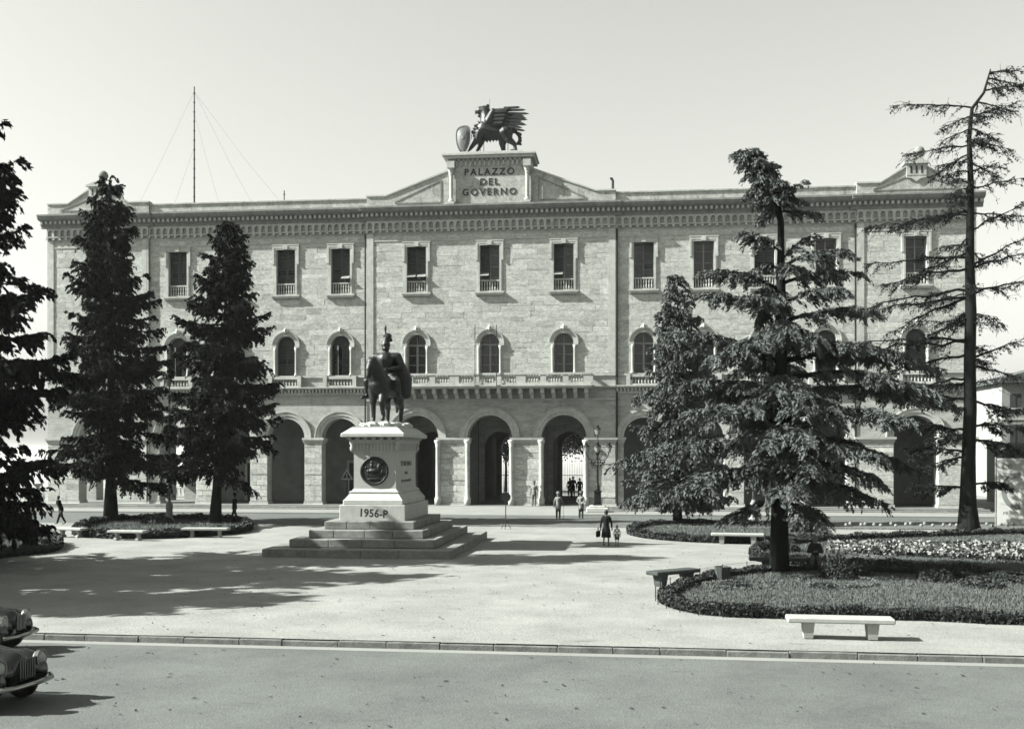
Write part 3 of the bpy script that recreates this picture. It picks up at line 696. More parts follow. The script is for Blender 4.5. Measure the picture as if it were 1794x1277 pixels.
# ------------------------------------------------------------------ bronze griffin over the inscription
G = thing('griffin_statue', 'dark bronze winged griffin with shield on top of the palace', 'statue', (XC, 78.85, 26.05))
u = .00393
def gp(cx, cy, yy=0.0): return ((cx-850)*u, yy, (1060-cy)*u)
def gc(a, ra, b, rb): return (gp(*a), ra*u, gp(*b), rb*u)
caps = [gc((720, 590), 170, (900, 640), 160), gc((900, 640), 160, (1130, 650), 140), gc((770, 540), 150, (760, 380), 122), gc((760, 380), 118, (735, 260), 100),
        gc((715, 245), 98, (640, 240), 82), gc((640, 240), 70, (580, 240), 46), gc((575, 235), 36, (552, 290), 16), gc((660, 310), 45, (610, 335), 26), gc((620, 335), 24, (640, 360), 20),
        gc((640, 690, -.25), 110, (590, 800, -.3), 62), gc((590, 800, -.3), 60, (470, 960, -.32), 34), gc((470, 960, -.32), 34, (370, 1040, -.32), 24), gc((370, 1040, -.32), 28, (330, 1050, -.32), 18),
        gc((650, 700, .25), 105, (620, 860, .28), 55), gc((620, 860, .28), 50, (545, 1000, .28), 34), gc((545, 1000, .28), 36, (490, 1035, .28), 24), gc((480, 1038, .28), 24, (600, 1036, .28), 20),
        gc((1130, 680, -.25), 140, (1180, 810, -.28), 78), gc((1180, 810, -.28), 72, (1290, 900, -.28), 44), gc((1290, 900, -.28), 40, (1310, 1000, -.28), 32), gc((1320, 1020, -.28), 34, (1220, 1030, -.3), 30),
        gc((1060, 720, .22), 110, (1050, 860, .25), 66), gc((1050, 860, .25), 60, (1070, 980, .25), 42), gc((1070, 1015, .25), 44, (990, 1026, .25), 36)]
for i in range(7): a = .9+i*.28; caps.append(gc((740+70*math.cos(a*1.0)+i*12, 250-90*math.sin(a)), 26, (740+110*math.cos(a)+i*16, 250-128*math.sin(a)), 8))
for i in range(7): caps.append(gc((640+i*60, 800-abs(i-1)*6), 30, (650+i*60, 850-i*6), 10))
fuse('body', caps, .035, 'griffin_bronze', G, 3)
tips = [((900, 255), (1410, 250)), ((900, 300), (1512, 302)), ((900, 350), (1575, 375)), ((900, 410), (1525, 450)), ((890, 470), (1440, 510)), ((880, 530), (1530, 580)), ((880, 580), (1450, 628))]
for s_ in (-1, 1):
    wc = [gc((820, 470, s_*.42), 100, (900, 300, s_*.5), 60), gc((880, 300, s_*.5), 46, (1180, 285, s_*.62), 34)]
    for k in range(4):
        wc.append(gc((870, 330+k*70, s_*.5), 55, (1150-k*25, 330+k*68, s_*.6), 34))
    wing = fuse('wing', wc, .035, 'griffin_bronze', G, 3)
    for k, (a, b) in enumerate(tips):
        mb = MB(); pa = Vector(gp(a[0]+200, a[1], s_*.58)); pb = Vector(gp(b[0]-(0 if s_ < 0 else 60), b[1]+(0 if s_ < 0 else 12), s_*(.85-.05*k))); d = pb-pa
        q = [pa+Vector((0, 0, .09)), pa+d*.85+Vector((0, 0, .085)), pb+Vector((0, 0, 0)), pa+d*.85-Vector((0, 0, .07)), pa-Vector((0, 0, .09))]
        mb.prism([(p_.x, p_.z) for p_ in q], 0, .05); mb.build('feather', 'griffin_bronze', wing, loc=(0, s_*(.62), 0))
tl = [gc((1200, 620), 36, (1300, 650), 32), gc((1300, 650), 32, (1365, 730), 28), gc((1365, 730), 28, (1380, 810), 26), gc((1380, 810), 26, (1340, 880), 28)]+[gc((1395+random.uniform(-20, 12), 700+k*60), 30, (1400, 710+k*60), 24) for k in range(4)]
fuse('tail', tl, .03, 'griffin_bronze', G, 2)
sh = MB(); half = [(0, 1.0), (.3, .98), (.62, .92), (.9, .75), (1.0, .45), (1.0, .1), (.93, -.25), (.78, -.55), (.55, -.82), (.28, -1.02)]
prof = half+[(0, -1.14)]+[(-a, b) for a, b in half[:0:-1]]; n = len(prof)
for k, (sc, yy) in enumerate(((1, .05), (1, 0), (.86, .02), (.45, -.08), (.04, -.12))):
    for (a, b) in prof: sh.v.append((a*.6*sc, yy*.7-.02*b, b*1.06*sc))
for k in range(4):
    for i in range(n): sh.f.append((k*n+i, k*n+(i+1) % n, (k+1)*n+(i+1) % n, (k+1)*n+i)); sh.t.append(1)
sh.f.append(tuple(range(n))); sh.f.append(tuple(4*n+i for i in range(n))); sh.t += [1, 1]
so = sh.build('shield', 'griffin_bronze', G, loc=gp(345, 800, -.5), rot=(R(-8), R(-4), R(-12)))
gb = MB(); rg = random.Random(2)
for i in range(90):
    t_ = rg.random(); gb.ball(gp(460+t_*240+rg.uniform(-60, 60), 740-t_*280+rg.uniform(-70, 70), -.42+rg.uniform(-.1, .15)), rg.uniform(.035, .075), 6, 5)
gb.build('garland', 'griffin_bronze', G, smooth=True)
for cx in (640, 705, 1160):
    mb = MB(); mb.tube([gp(cx, 1060), gp(cx, 800)], .025, 6); mb.build('support_rod', 'iron', G)
mb = MB(); mb.tube([gp(815, 260), gp(818, 20)], .012, 5); mb.build('lightning_rod', 'iron', G)

# ------------------------------------------------------------------ the monument
PX, PY = -10.95, 47.7
MN = thing('monument_pedestal', 'stepped white marble pedestal with bronze medallion and painted 1956', 'pedestal', (PX, PY, 0))
rm = random.Random(8)
dims = [(3.86, 5.4), (3.02, 4.5), (2.42, 3.75), (1.92, 3.15)]
for i, (hx, hy) in enumerate(dims):
    z0, z1 = .33*i-(.1 if i == 0 else 0), .33*(i+1)
    stp = MB(); stp.box(-hx+.25, hx-.25, -hy+.25, hy-.25, z0, z1-.01); so_ = stp.build('step', 'step_stone', MN)
    for axis in (0, 1):
        for s_ in (-1, 1):
            L = 2*hx if axis == 0 else 2*hy-1.0; n = 4 if axis == 0 else 5; cuts = [0]+sorted((k+rm.uniform(-.12, .12))/n for k in range(1, n))+[1]
            for k in range(n):
                a, b = -L/2+L*cuts[k], -L/2+L*cuts[k+1]; dz = rm.uniform(-.006, .004); mb = MB()
                if axis == 0: y_ = sorted((s_*hy, s_*(hy-.5))); mb.bbox(a+.004, b-.004, y_[0], y_[1], z0, z1+dz, .025)
                else: x_ = sorted((s_*hx, s_*(hx-.5))); mb.bbox(x_[0], x_[1], a+.004, b-.004, z0, z1+dz, .025)
                mb.build('step_block', 'step_stone', so_)
def frustum(mb, hx0, hy0, z0, hx1, hy1, z1):
    mb.add([(-hx0, -hy0, z0), (hx0, -hy0, z0), (hx0, hy0, z0), (-hx0, hy0, z0), (-hx1, -hy1, z1), (hx1, -hy1, z1), (hx1, hy1, z1), (-hx1, hy1, z1)],
           [(0, 3, 2, 1), (4, 5, 6, 7), (0, 1, 5, 4), (1, 2, 6, 5), (2, 3, 7, 6), (3, 0, 4, 7)])
mb = MB(); mb.bbox(-1.42, 1.42, -2.62, 2.62, 1.3, 1.98, .02); mb.build('plinth', 'marble', MN)
mb = MB(); mb.bbox(-1.3, 1.3, -2.5, 2.5, 1.98, 2.2, .03); frustum(mb, 1.26, 2.46, 2.2, 1.06, 2.26, 2.46); mb.bbox(-1.08, 1.08, -2.28, 2.28, 2.46, 2.56, .03); frustum(mb, 1.0, 2.2, 2.56, .93, 2.13, 2.66); mb.build('base_moulding', 'marble', MN)
mb = MB(); mb.box(-.92, .92, -2.12, 2.12, 2.64, 4.85); mb.build('die', 'marble', MN)
mb = MB(); mb.box(-.95, .95, -2.15, 2.15, 4.18, 4.27)
for i in range(13):
    for s_ in (-1, 1): mb.box(-.9+i*.15-.045, -.9+i*.15+.045, s_*2.13-.03, s_*2.13+.03, 4.272, 4.6)
for i in range(29):
    for s_ in (-1, 1): mb.box(s_*.93-.03, s_*.93+.03, -2.1+i*.15-.045, -2.1+i*.15+.045, 4.272, 4.6)
stuff(mb.build('frieze', 'marble', MN))
mb = MB()
for sx in (-1, 1):
    for sy in (-1, 1): mb.lathe([(.02, 0), (.09, .1), (.1, .2), (.06, .28), (.12, .4), (.13, .5), (.08, .56)], (sx*.98, sy*2.18, 4.22), 10)
mb.build('corner_ornament', 'marble', MN, smooth=True)
mb = MB(); frustum(mb, .98, 2.18, 4.6, 1.1, 2.3, 4.76); mb.build('cornice_bed', 'marble', MN)
mb = MB()
for i in range(7):
    for s_ in (-1, 1): mb.box(-1.05+i*.35-.08, -1.05+i*.35+.08, s_*2.34-.07, s_*2.34+.07, 4.762, 4.86)
for i in range(13):
    for s_ in (-1, 1): mb.box(s_*1.14-.07, s_*1.14+.07, -2.1+i*.35-.08, -2.1+i*.35+.08, 4.762, 4.86)
stuff(mb.build('dentils', 'marble', MN))
mb = MB(); mb.bbox(-1.38, 1.38, -2.58, 2.58, 4.86, 5.04, .03); frustum(mb, 1.33, 2.53, 5.04, 1.02, 2.22, 5.28); mb.box(-.98, .98, -2.18, 2.18, 5.28, 5.33); mb.build('cap', 'marble', MN)
md = MB(); md.lathe([(.62, 0), (.62, .05), (.56, .09), (.53, .05), (.5, .05), (.3, .075), (.02, .08)], (0, 0, 0), 32)
for (x_, y_, r_, sx_, sy_) in ((-.02, .0, .16, 1.5, .8), (.2, .14, .1, .8, 1.5), (.27, .27, .08, 1.4, .7), (-.1, .18, .1, .9, 1.6), (-.1, .36, .07, 1, 1.1), (-.25, -.02, .09, 1, 1), (.1, -.18, .05, .7, 2.2), (.18, -.15, .05, .7, 2.4), (-.16, -.18, .05, .7, 2.4), (-.26, -.17, .05, .7, 2.2), (-.02, -.34, .06, 5, .6), (-.36, .1, .06, .6, 2), (.36, -.05, .07, .8, 1.8), (.02, .2, .06, 2, .7)):
    md.ball((x_, y_, .06), r_, 9, 7, (sx_, sy_, .5))
md.build('medallion', 'bronze', MN, smooth=True, loc=(-.02, -2.12, 3.42), rot=(R(90), 0, 0))
o = text('inscription', 'VITTORIO EMAN. II', .30, 'letter', MN, (.922, 0, 3.72), (R(90), 0, R(90)), depth=.004, bold=.006)
o.scale = (2.3/(max(v.co.x for v in o.data.vertices)*2), 1, 1)
for zz, hw, hh in ((3.32, .32, .07), (2.97, 1.05, .055)):       # two worn lines, no longer legible
    mb = MB(); yy = -hw
    while yy < hw:
        w_ = rm.uniform(.03, .05); mb.box(.919, .926, yy, yy+w_, zz-hh, zz+hh*rm.uniform(.6, 1)); yy += w_+rm.uniform(.03, .06)
    stuff(mb.build('worn_lettering', 'letter', MN))
text('painted_date', '1956-P', .46, 'letter', MN, (.05, -2.6225, 1.62), (R(90), R(3), 0), depth=.001, sx=.92, spacing=1.05, bold=.012)
# rock base and bronze rider
RB = MB()
for i in range(70): RB.ball((rm.uniform(-.75, .75), rm.uniform(-1.95, 1.95), 5.33+rm.uniform(0, .1)), rm.uniform(.12, .26), 7, 5, (1.2, 1.2, .75))
EQ = thing('equestrian_statue', 'dark bronze rider in plumed helmet on horseback atop the pedestal', 'statue', (PX, PY, 5.5), R(-5)); EQ.scale = (1.06, 1.06, .96)
rb = RB.build('rock_base', 'marble', MN)
hz = [((0, -.75, 1.72), .48, (0, .75, 1.74), .5), ((0, -.98, 1.75), .45, (0, -.6, 1.75), .48), ((0, .95, 1.8), .52, (0, .6, 1.75), .5),
      ((0, -1.0, 1.95), .42, (-.05, -1.3, 2.45), .33), ((-.05, -1.3, 2.45), .33, (-.14, -1.42, 2.74), .24), ((-.15, -1.42, 2.76), .19, (-.2, -1.62, 2.4), .15), ((-.2, -1.62, 2.4), .14, (-.22, -1.68, 2.06), .105),
      ((-.25, -1.4, 2.88), .06, (-.27, -1.4, 3.05), .02), ((-.06, -1.38, 2.88), .06, (-.03, -1.38, 3.05), .02), ((0, -1.1, 2.4), .14, (-.06, -1.25, 2.84), .1),
      ((0, 1.38, 1.95), .12, (0, 1.6, 1.4), .14), ((0, 1.6, 1.4), .14, (0, 1.55, .6), .06)]
def leg(x, front, dy=0, lift=0):
    if front: pts = [((x, -.9, 1.5), .26), ((x, -.95+dy, .95), .15), ((x, -.93+dy, .85), .12), ((x, -.9+dy*.4, .2+lift), .09), ((x, -.98+dy*.4, .1+lift), .09), ((x, -1.0+dy*.4, .04+lift), .11)]
    else: pts = [((x, .95, 1.55), .34), ((x, .8+dy, 1.08), .21), ((x, 1.2+dy, .78), .13), ((x, 1.15+dy, .7), .115), ((x, 1.1+dy, .18), .095), ((x, 1.04+dy, .08), .09), ((x, 1.0+dy, .04), .11)]
    return [(pts[i][0], pts[i][1], pts[i+1][0], pts[i+1][1]) for i in range(len(pts)-1)]
hz += leg(-.24, True, -.02)+leg(.22, True, -.3, .14)+leg(-.25, False, -.12)+leg(.27, False, .15)
fuse('horse', hz, .042, 'bronze', EQ, 3)
rd = [((0, .05, 2.25), .34, (0, .02, 2.55), .3), ((0, .02, 2.55), .3, (0, -.02, 2.88), .34), ((-.32, 0, 2.98), .19, (.32, 0, 2.98), .19), ((0, 0, 3.0), .13, (0, -.02, 3.22), .11),
      ((0, -.03, 3.32), .15, (0, -.02, 3.42), .155), ((0, -.17, 3.33), .03, (0, -.19, 3.29), .03),
      ((-.42, 0, 3.0), .17, (-.6, .02, 2.6), .13), ((-.54, .02, 2.6), .1, (-.22, -.45, 2.48), .075), ((.44, 0, 3.0), .17, (.62, .05, 2.6), .13), ((.56, .05, 2.6), .1, (.2, -.42, 2.42), .075)]
for s_ in (-1, 1):
    rd += [((s_*.2, .0, 2.2), .22, (s_*.56, -.5, 1.95), .16), ((s_*.56, -.5, 1.95), .15, (s_*.6, -.3, 1.3), .1), ((s_*.6, -.3, 1.25), .09, (s_*.72, -.62, 1.18), .07),
           ((s_*.36, .25, 2.9), .2, (s_*.56, .45, 2.1), .32), ((s_*.56, .45, 2.1), .32, (s_*.6, .45, 1.4), .24)]
rd += [((0, .32, 2.9), .24, (0, .6, 2.1), .4)]
for s_ in (-1, 1):
    for k in range(4): rd.append(((s_*(.18+.02*k), -.45, 2.5-.03*k), .035, (s_*(.1+.02*k), -.52, 2.46-.03*k), .03))
rd = [((a[0]*1.14, a[1]*1.14, 2.2+(a[2]-2.2)*(1.16 if a[2] > 2.2 else 1.0)), r*1.12, (b[0]*1.14, b[1]*1.14, 2.2+(b[2]-2.2)*(1.16 if b[2] > 2.2 else 1.0)), q*1.12) for a, r, b, q in rd]
fuse('rider', rd, .04, 'bronze', EQ, 3)
hl_ = [((0, -.01, 3.46), .175, (0, .0, 3.56), .15), ((0, -.16, 3.47), .05, (0, -.26, 3.44), .03), ((0, .02, 3.66), .13, (.06, .05, 3.82), .15), ((.1, .05, 3.72), .1, (.17, .08, 3.66), .07), ((-.02, .0, 3.85), .1, (-.02, 0, 3.95), .05), ((-.02, 0, 3.95), .035, (-.02, 0, 4.18), .05), ((-.02, 0, 4.2), .045, (-.02, 0, 4.26), .02)]
fuse('helmet', [((a[0]*1.12, a[1]*1.12, 2.2+(a[2]-2.2)*1.16), r*1.12, (b[0]*1.12, b[1]*1.12, 2.2+(b[2]-2.2)*1.16), q*1.12) for a, r, b, q in hl_], .022, 'bronze', EQ, 2)

# ------------------------------------------------------------------ trees
def unit(a): return a/np.maximum(np.linalg.norm(a, axis=-1, keepdims=True), 1e-9)
class Tree:
    def __init__(s, seed): s.rng = np.random.default_rng(seed); s.limbs = []; s.Q = []
    def limb(s, p0, p1, sag=0.1, r0=.08, n=8, wig=.04, up=0.0):
        p0 = np.array(p0, float); p1 = np.array(p1, float); L = np.linalg.norm(p1-p0); t = np.linspace(0, 1, n+1)[:, None]
        pts = p0+(p1-p0)*t; pts[:, 2] += (sag*4*t*(1-t)*L+up*L*(t**3))[:, 0]
        pts[1:] += s.rng.normal(0, wig*L/n, (n, 3))
        s.limbs.append((pts, r0)); return pts
    def sprays(s, pts, per_m=9, tw=(.8, .25), droop=.3, tl=.13, twd=.035, dens=16, s0=.15, fwd=.55, spread=1.0, flat=.25, jit=.35):
        rng = s.rng; seg = np.linalg.norm(np.diff(pts, axis=0), axis=1); L = seg.sum(); n = max(3, int(L*per_m))
        cum = np.concatenate([[0], np.cumsum(seg)])/L; f = np.sort(rng.uniform(s0, 1, n)); f[-1] = .99
        P0 = np.stack([np.interp(f, cum, pts[:, k]) for k in range(3)], 1)
        T = unit(np.stack([np.interp(np.minimum(f+.05, 1), cum, pts[:, k])-np.interp(np.maximum(f-.05, 0), cum, pts[:, k]) for k in range(3)], 1))
        Lat = unit(np.cross(T, [0, 0, 1.0])); sg = rng.choice([-1, 1], n)[:, None]
        D = unit(T*(fwd+rng.uniform(-.2, .3, (n, 1)))+Lat*sg*spread*rng.uniform(.3, 1, (n, 1))+np.array([0, 0, 1.0])*rng.normal(0, flat, (n, 1)))
        ln = (tw[0]+(tw[1]-tw[0])*f)*rng.uniform(.6, 1.25, n)
        m = np.maximum(2, (ln*dens).astype(int)); idx = np.repeat(np.arange(n), m)
        q = rng.uniform(.05, 1, len(idx))[:, None]; l = ln[idx][:, None]
        C = P0[idx]+D[idx]*l*q; C[:, 2] -= (droop*l*q**2)[:, 0]
        C += rng.normal(0, .035, C.shape)
        A = D[idx]+rng.normal(0, jit, C.shape); A[:, 2] -= (droop*1.6*q)[:, 0]; A = unit(A)
        s.tufts(C, A, tl, twd)
        return P0, D, ln
    def tufts(s, C, A, tl, twd):
        rng = s.rng; B = unit(np.cross(A, rng.normal(0, 1, C.shape))); k = rng.uniform(.6, 1.35, (len(C), 1))
        a = A*tl*k; b = B*twd*k
        s.Q.append(np.stack([C-a*.5, C+b, C+a*.5, C-b], 1))
    def emit(s, root, leafmat, barkmat, trunk_pts, trunk_r, crown='crown', nlimb=80, keep=1.0):
        pass
        mb = MB(); mb.tube(trunk_pts, trunk_r, 12); mb.build('trunk', barkmat, root, smooth=True)
        order = sorted(range(len(s.limbs)), key=lambda i: -s.limbs[i][1]); rest = MB()
        for c_, i in enumerate(order):
            pts, r = s.limbs[i]; n = len(pts); rr = [max(.008, r*(1-.85*k/(n-1))) for k in range(n)]
            if c_ < nlimb: mb = MB(); mb.tube([tuple(p) for p in pts], rr, 6); mb.build('limb', barkmat, root, smooth=True)
            else: rest.tube([tuple(p) for p in pts], rr, 4, cap=False)
        if rest.v: stuff(rest.build('twigs', barkmat, root))
        if s.Q: 
            return stuff(quads(crown, np.concatenate(s.Q), leafmat, root))
def spruce(root, H, Rm, seed, z0=.12, leaf='spruce_needles', bark='bark', dens=1.0, rt=.26, lean=(0, 0), gap=.2, tl=.17, nl=60):
    t = Tree(seed); rng = t.rng; z = H*z0
    while z < H*.985:
        f = (z/H-z0)/(1-z0); Rr = Rm*(1-f)**.66*(.6+.4*min(1, f/.1+.3))+.12
        nb = 5 if f < .8 else 4; a0 = rng.uniform(0, 6.28)
        for k in range(nb):
            if rng.random() < gap: continue
            az = a0+6.283*k/nb+rng.normal(0, .25); L = Rr*rng.uniform(.45, 1.22); ox = lean[0]*z/H; oy = lean[1]*z/H
            zz = z+rng.normal(0, .12); dz = -L*(.26-.5*f)+rng.normal(0, .06)*L
            p = t.limb((ox, oy, zz), (ox+math.cos(az)*L, oy+math.sin(az)*L, zz+dz), sag=-.03, r0=.015+.018*L, n=6, up=.1)
            t.sprays(p, per_m=13*dens, tw=(.8, .35), droop=.75, tl=tl*1.2, twd=.045*max(1, tl/.17*.9), dens=42*dens, s0=.06, spread=.9, flat=.25)
            for _ in range(int(L*.9)):
                g = rng.uniform(.3, .85); i = int(g*6); q0 = p[i]; d = unit(p[min(i+1, 6)]-p[i]); lat = np.array([-d[1], d[0], 0])*rng.choice([-1, 1]); l = L*.32*rng.uniform(.6, 1.2)
                e = q0+(d*.7+lat*.8)*l; e[2] -= l*rng.uniform(.1, .5); pp = t.limb(q0, e, sag=.02, r0=.014, n=4)
                t.sprays(pp, per_m=13*dens, tw=(.55, .3), droop=.85, tl=tl*1.2, twd=.045*max(1, tl/.17*.9), dens=42*dens, s0=.05, spread=.9, flat=.25)
        z += (.50-.26*f)*rng.uniform(.8, 1.2)*(H/15)
    t.emit(root, leaf, bark, [(lean[0]*k/8, lean[1]*k/8, -.15+H*k/8) for k in range(9)], [rt*(1-.93*(k/8)**.9)*(1.35 if k == 0 else 1) for k in range(9)], nlimb=nl)
# left spruces
T1 = thing('spruce_tree', 'dark pointed spruce right of the left street lamp, trunk bare at the foot', 'tree', (-24.37, 61.5, 0)); spruce(T1, 17.9, 3.9, 1, z0=.19, rt=.3, dens=1.08, gap=.14, lean=(.9, 0))
T2 = thing('spruce_tree', 'tallest dark spruce in front of the left pavilion', 'tree', (-31.2, 62.3, 0)); spruce(T2, 21.0, 4.3, 2, z0=.15, dens=1.08, gap=.14, rt=.36)
T3 = thing('spruce_tree', 'dark spruce cut off by the left edge of the picture', 'tree', (-25.3, 38, 0)); spruce(T3, 19.6, 5.2, 3, z0=.10, rt=.36, dens=.9, tl=.23, gap=.12)
# trees left of the picture whose shadows cross the square
for i, (x, y, h, r) in enumerate(((-31, 31.0, 18, 6.0), (-29.0, 26.0, 14.5, 5.4))):
    T = thing('spruce_tree', ['tall spruce outside the left edge, set back from the road', 'lower broad spruce outside the left edge beside the road'][i], 'tree', (x, y, 0))
    spruce(T, h, r, 20+i, z0=.16, dens=.52, tl=.42, nl=10, gap=.08)
# young spruce behind the cedar
T4 = thing('spruce_tree', 'slender spruce behind the big cedar, on the oval bed', 'tree', (2.64, 63.5, 0)); spruce(T4, 14.6, 2.9, 5, z0=.10, leaf='cedar_needles', rt=.24, dens=1.0)

# big cedar: drooping layers, bare stretch of trunk below a leaning top
CX, CY = 5.09, 38.4
CE = thing('cedar_tree', 'big cedar with drooping silvery layers on the front right flower bed', 'tree', (CX, CY, 0))
ce = Tree(31)
def cz(v): return 4.2-(v-793)*39.0/1900      # picture row to height at the cedar
def cxm(uu): return (uu-1365)*39.0/1900
tp = [(0, 0, -.2), (0, 0, 3), (.02, 0, 6), (.05, 0, 9), (.05, 0, 11.0), (0.05, 0, 12.2), (-.15, 0, 13.3), (-.75, 0, 14.3), (-1.15, .05, 14.8)]
def trunk_at(z):
    for a, b in zip(tp, tp[1:]):
        if a[2] <= z <= b[2]: f = (z-a[2])/(b[2]-a[2]); return (a[0]+(b[0]-a[0])*f, a[1]+(b[1]-a[1])*f, z)
    return tp[-1]
def cedar_limb(z, dx, dy, ze, sag=.10, per=10, r=None, tw=(.9, .4), dens=20, tl=.12):
    L = math.hypot(dx, dy); p0 = trunk_at(z); p = ce.limb(p0, (p0[0]+dx, p0[1]+dy, ze), sag=sag, r0=r or .03+.014*L, n=9, wig=.05)
    ce.sprays(p, per_m=per*1.6, tw=tw, droop=.55, tl=tl*1.35, twd=.026, dens=dens*2.7, s0=.16, fwd=.5, spread=1.0, flat=.12)
    # side limbs of the layer
    rr = ce.rng
    for k in range(int(L*1.1)):
        f = rr.uniform(.3, .9); i = int(f*9); q = p[i]; d = unit(p[min(i+1, 9)]-p[i]); lat = np.array([-d[1], d[0], 0])*rr.choice([-1, 1]); l = (1-f*.6)*L*.34*rr.uniform(.7, 1.2)
        e = q+(d*.6+lat*.9)*l; e[2] -= .12*l
        pp = ce.limb(q, e, sag=.06, r0=.02, n=5, wig=.05); ce.sprays(pp, per_m=per*1.6, tw=(tw[0]*.75, tw[1]), droop=.6, tl=tl*1.35, twd=.026, dens=dens*2.7, s0=.1, fwd=.6, spread=1.0, flat=.12)
# (start row, end column, end row, depth) read off the silhouette, spread in depth
for zr, ur, vr, dy in ((520, 1232, 490, -.6), (560, 1225, 520, 1.2), (640, 1165, 590, .4), (650, 1240, 640, -2.0), (690, 1120, 700, -.5), (720, 1175, 690, 1.8), (745, 1210, 730, -2.6), (790, 1088, 812, -.6), (800, 1135, 790, 1.5), (830, 1190, 850, -2.6), (835, 1105, 880, .5),
                       (560, 1300, 540, -1.6), (600, 1310, 620, -2.4),
                       (455, 1300, 425, -.6), (470, 1420, 425, .5), (480, 1478, 458, -.2), (510, 1500, 490, .6), (545, 1455, 530, -1.6), (575, 1530, 560, .3), (620, 1580, 640, -.3), (640, 1640, 655, .9), (670, 1600, 700, -1.5), (700, 1655, 715, .2), (740, 1560, 745, -2.4), (770, 1600, 830, .8), (800, 1500, 800, -2.8), (820, 1470, 870, -2.0), (840, 1535, 880, -.4),
                       (880, 1270, 905, -1.2), (880, 1430, 905, -1.6)):
    cedar_limb(max(1.2, cz(zr)), cxm(ur), dy, cz(vr), sag=.09)
for k in range(40):      # limbs running towards and away from the viewer
    z = ce.rng.uniform(3.0, 10.2); az = (math.pi/2 if k % 2 else -math.pi/2)+ce.rng.normal(0, .55); L = (5.0-.33*z)*ce.rng.uniform(.7, 1.1)
    cedar_limb(z, math.cos(az)*L, math.sin(az)*L, z-.5-.05*L, sag=.1)
for zt, dx, dy, ze in ((10.6, -.9, .2, 10.6), (10.6, 1.0, -.2, 10.4), (10.7, .2, -1.0, 10.3), (10.8, .1, 1.0, 10.5)): cedar_limb(zt, dx, dy, ze, tw=(.5, .3))
for k in range(44):      # leaning top clump
    z = ce.rng.uniform(12.35, 14.75); az = ce.rng.uniform(0, 6.28); L = (1.0 if z < 13.5 else .62)*ce.rng.uniform(.5, 1.1)
    cedar_limb(z, math.cos(az)*L+(.25 if z < 13.4 else -.05), math.sin(az)*L, z-.15*L, sag=.05, per=14, tw=(.4, .25), dens=26)
cedar_limb(12.9, 1.0, 0, 13.55, tw=(.3, .2)); 
ce.emit(CE, 'cedar_needles', 'bark', tp, [.36, .26, .23, .19, .13, .11, .10, .06, .02], nlimb=60)

# sparse tall larch at the right
LX, LY = 17.3, 58.4
LA = thing('bare_conifer', 'tall sparse conifer with almost bare branches at the right edge', 'tree', (LX, LY, 0))
la = Tree(44); ls = 56.2/1900
def lz(v): return 4.2-(v-793)*ls
def lx(uu): return (uu-1695)*ls
ltp = [(lx(1697), 0, -.2), (lx(1696), 0, .5), (lx(1695), 0, 1.6), (lx(1696), 0, 4), (lx(1699), 0, 6.5), (lx(1698), 0, 9), (lx(1700), 0, 11.5), (lx(1698), 0, 14), (lx(1700), 0, 18), (lx(1697), 0, 20.5), (lx(1702), 0, 22.0), (lx(1722), 0, 22.8), (lx(1733), 0, 24.0)]
def lt(z):
    for a, b in zip(ltp, ltp[1:]):
        if a[2] <= z <= b[2]: f = (z-a[2])/(b[2]-a[2]); return (a[0]+(b[0]-a[0])*f, 0, z)
    return ltp[-1]
def larch_limb(z, dx, dy, ze, r=.06, leafy=1.0, sag=.02):
    p0 = lt(z); p = la.limb(p0, (p0[0]+dx, p0[1]+dy, ze), sag=sag, r0=r, n=9, wig=.10); L = math.hypot(dx, dy); rr = la.rng
    for k in range(int(L*9)):
        f = rr.uniform(.12, 1.0); i = min(8, int(f*9)); q = p[i]+(p[i+1]-p[i])*rr.random(); d = unit(p[i+1]-p[i]); lat = np.array([-d[1], d[0], 0])*rr.choice([-1, 1]); l = rr.uniform(.35, 1.1)*(1.15-.5*f)
        e = q+(d*.7+lat*rr.uniform(.2, .9))*l; e[2] -= l*rr.uniform(-.1, .75)
        pp = la.limb(q, e, sag=.04, r0=.021, n=4, wig=.16)
        for _ in range(2):
            j = rr.integers(1, 4); e2 = pp[j]+rr.normal(0, .2, 3)+np.array([0, 0, -.15])+d*.15; la.limb(pp[j], e2, r0=.013, n=2, wig=.1)
        la.sprays(pp, per_m=5*leafy, tw=(.25, .15), droop=.3, tl=.13, twd=.03, dens=22*leafy, s0=.3)
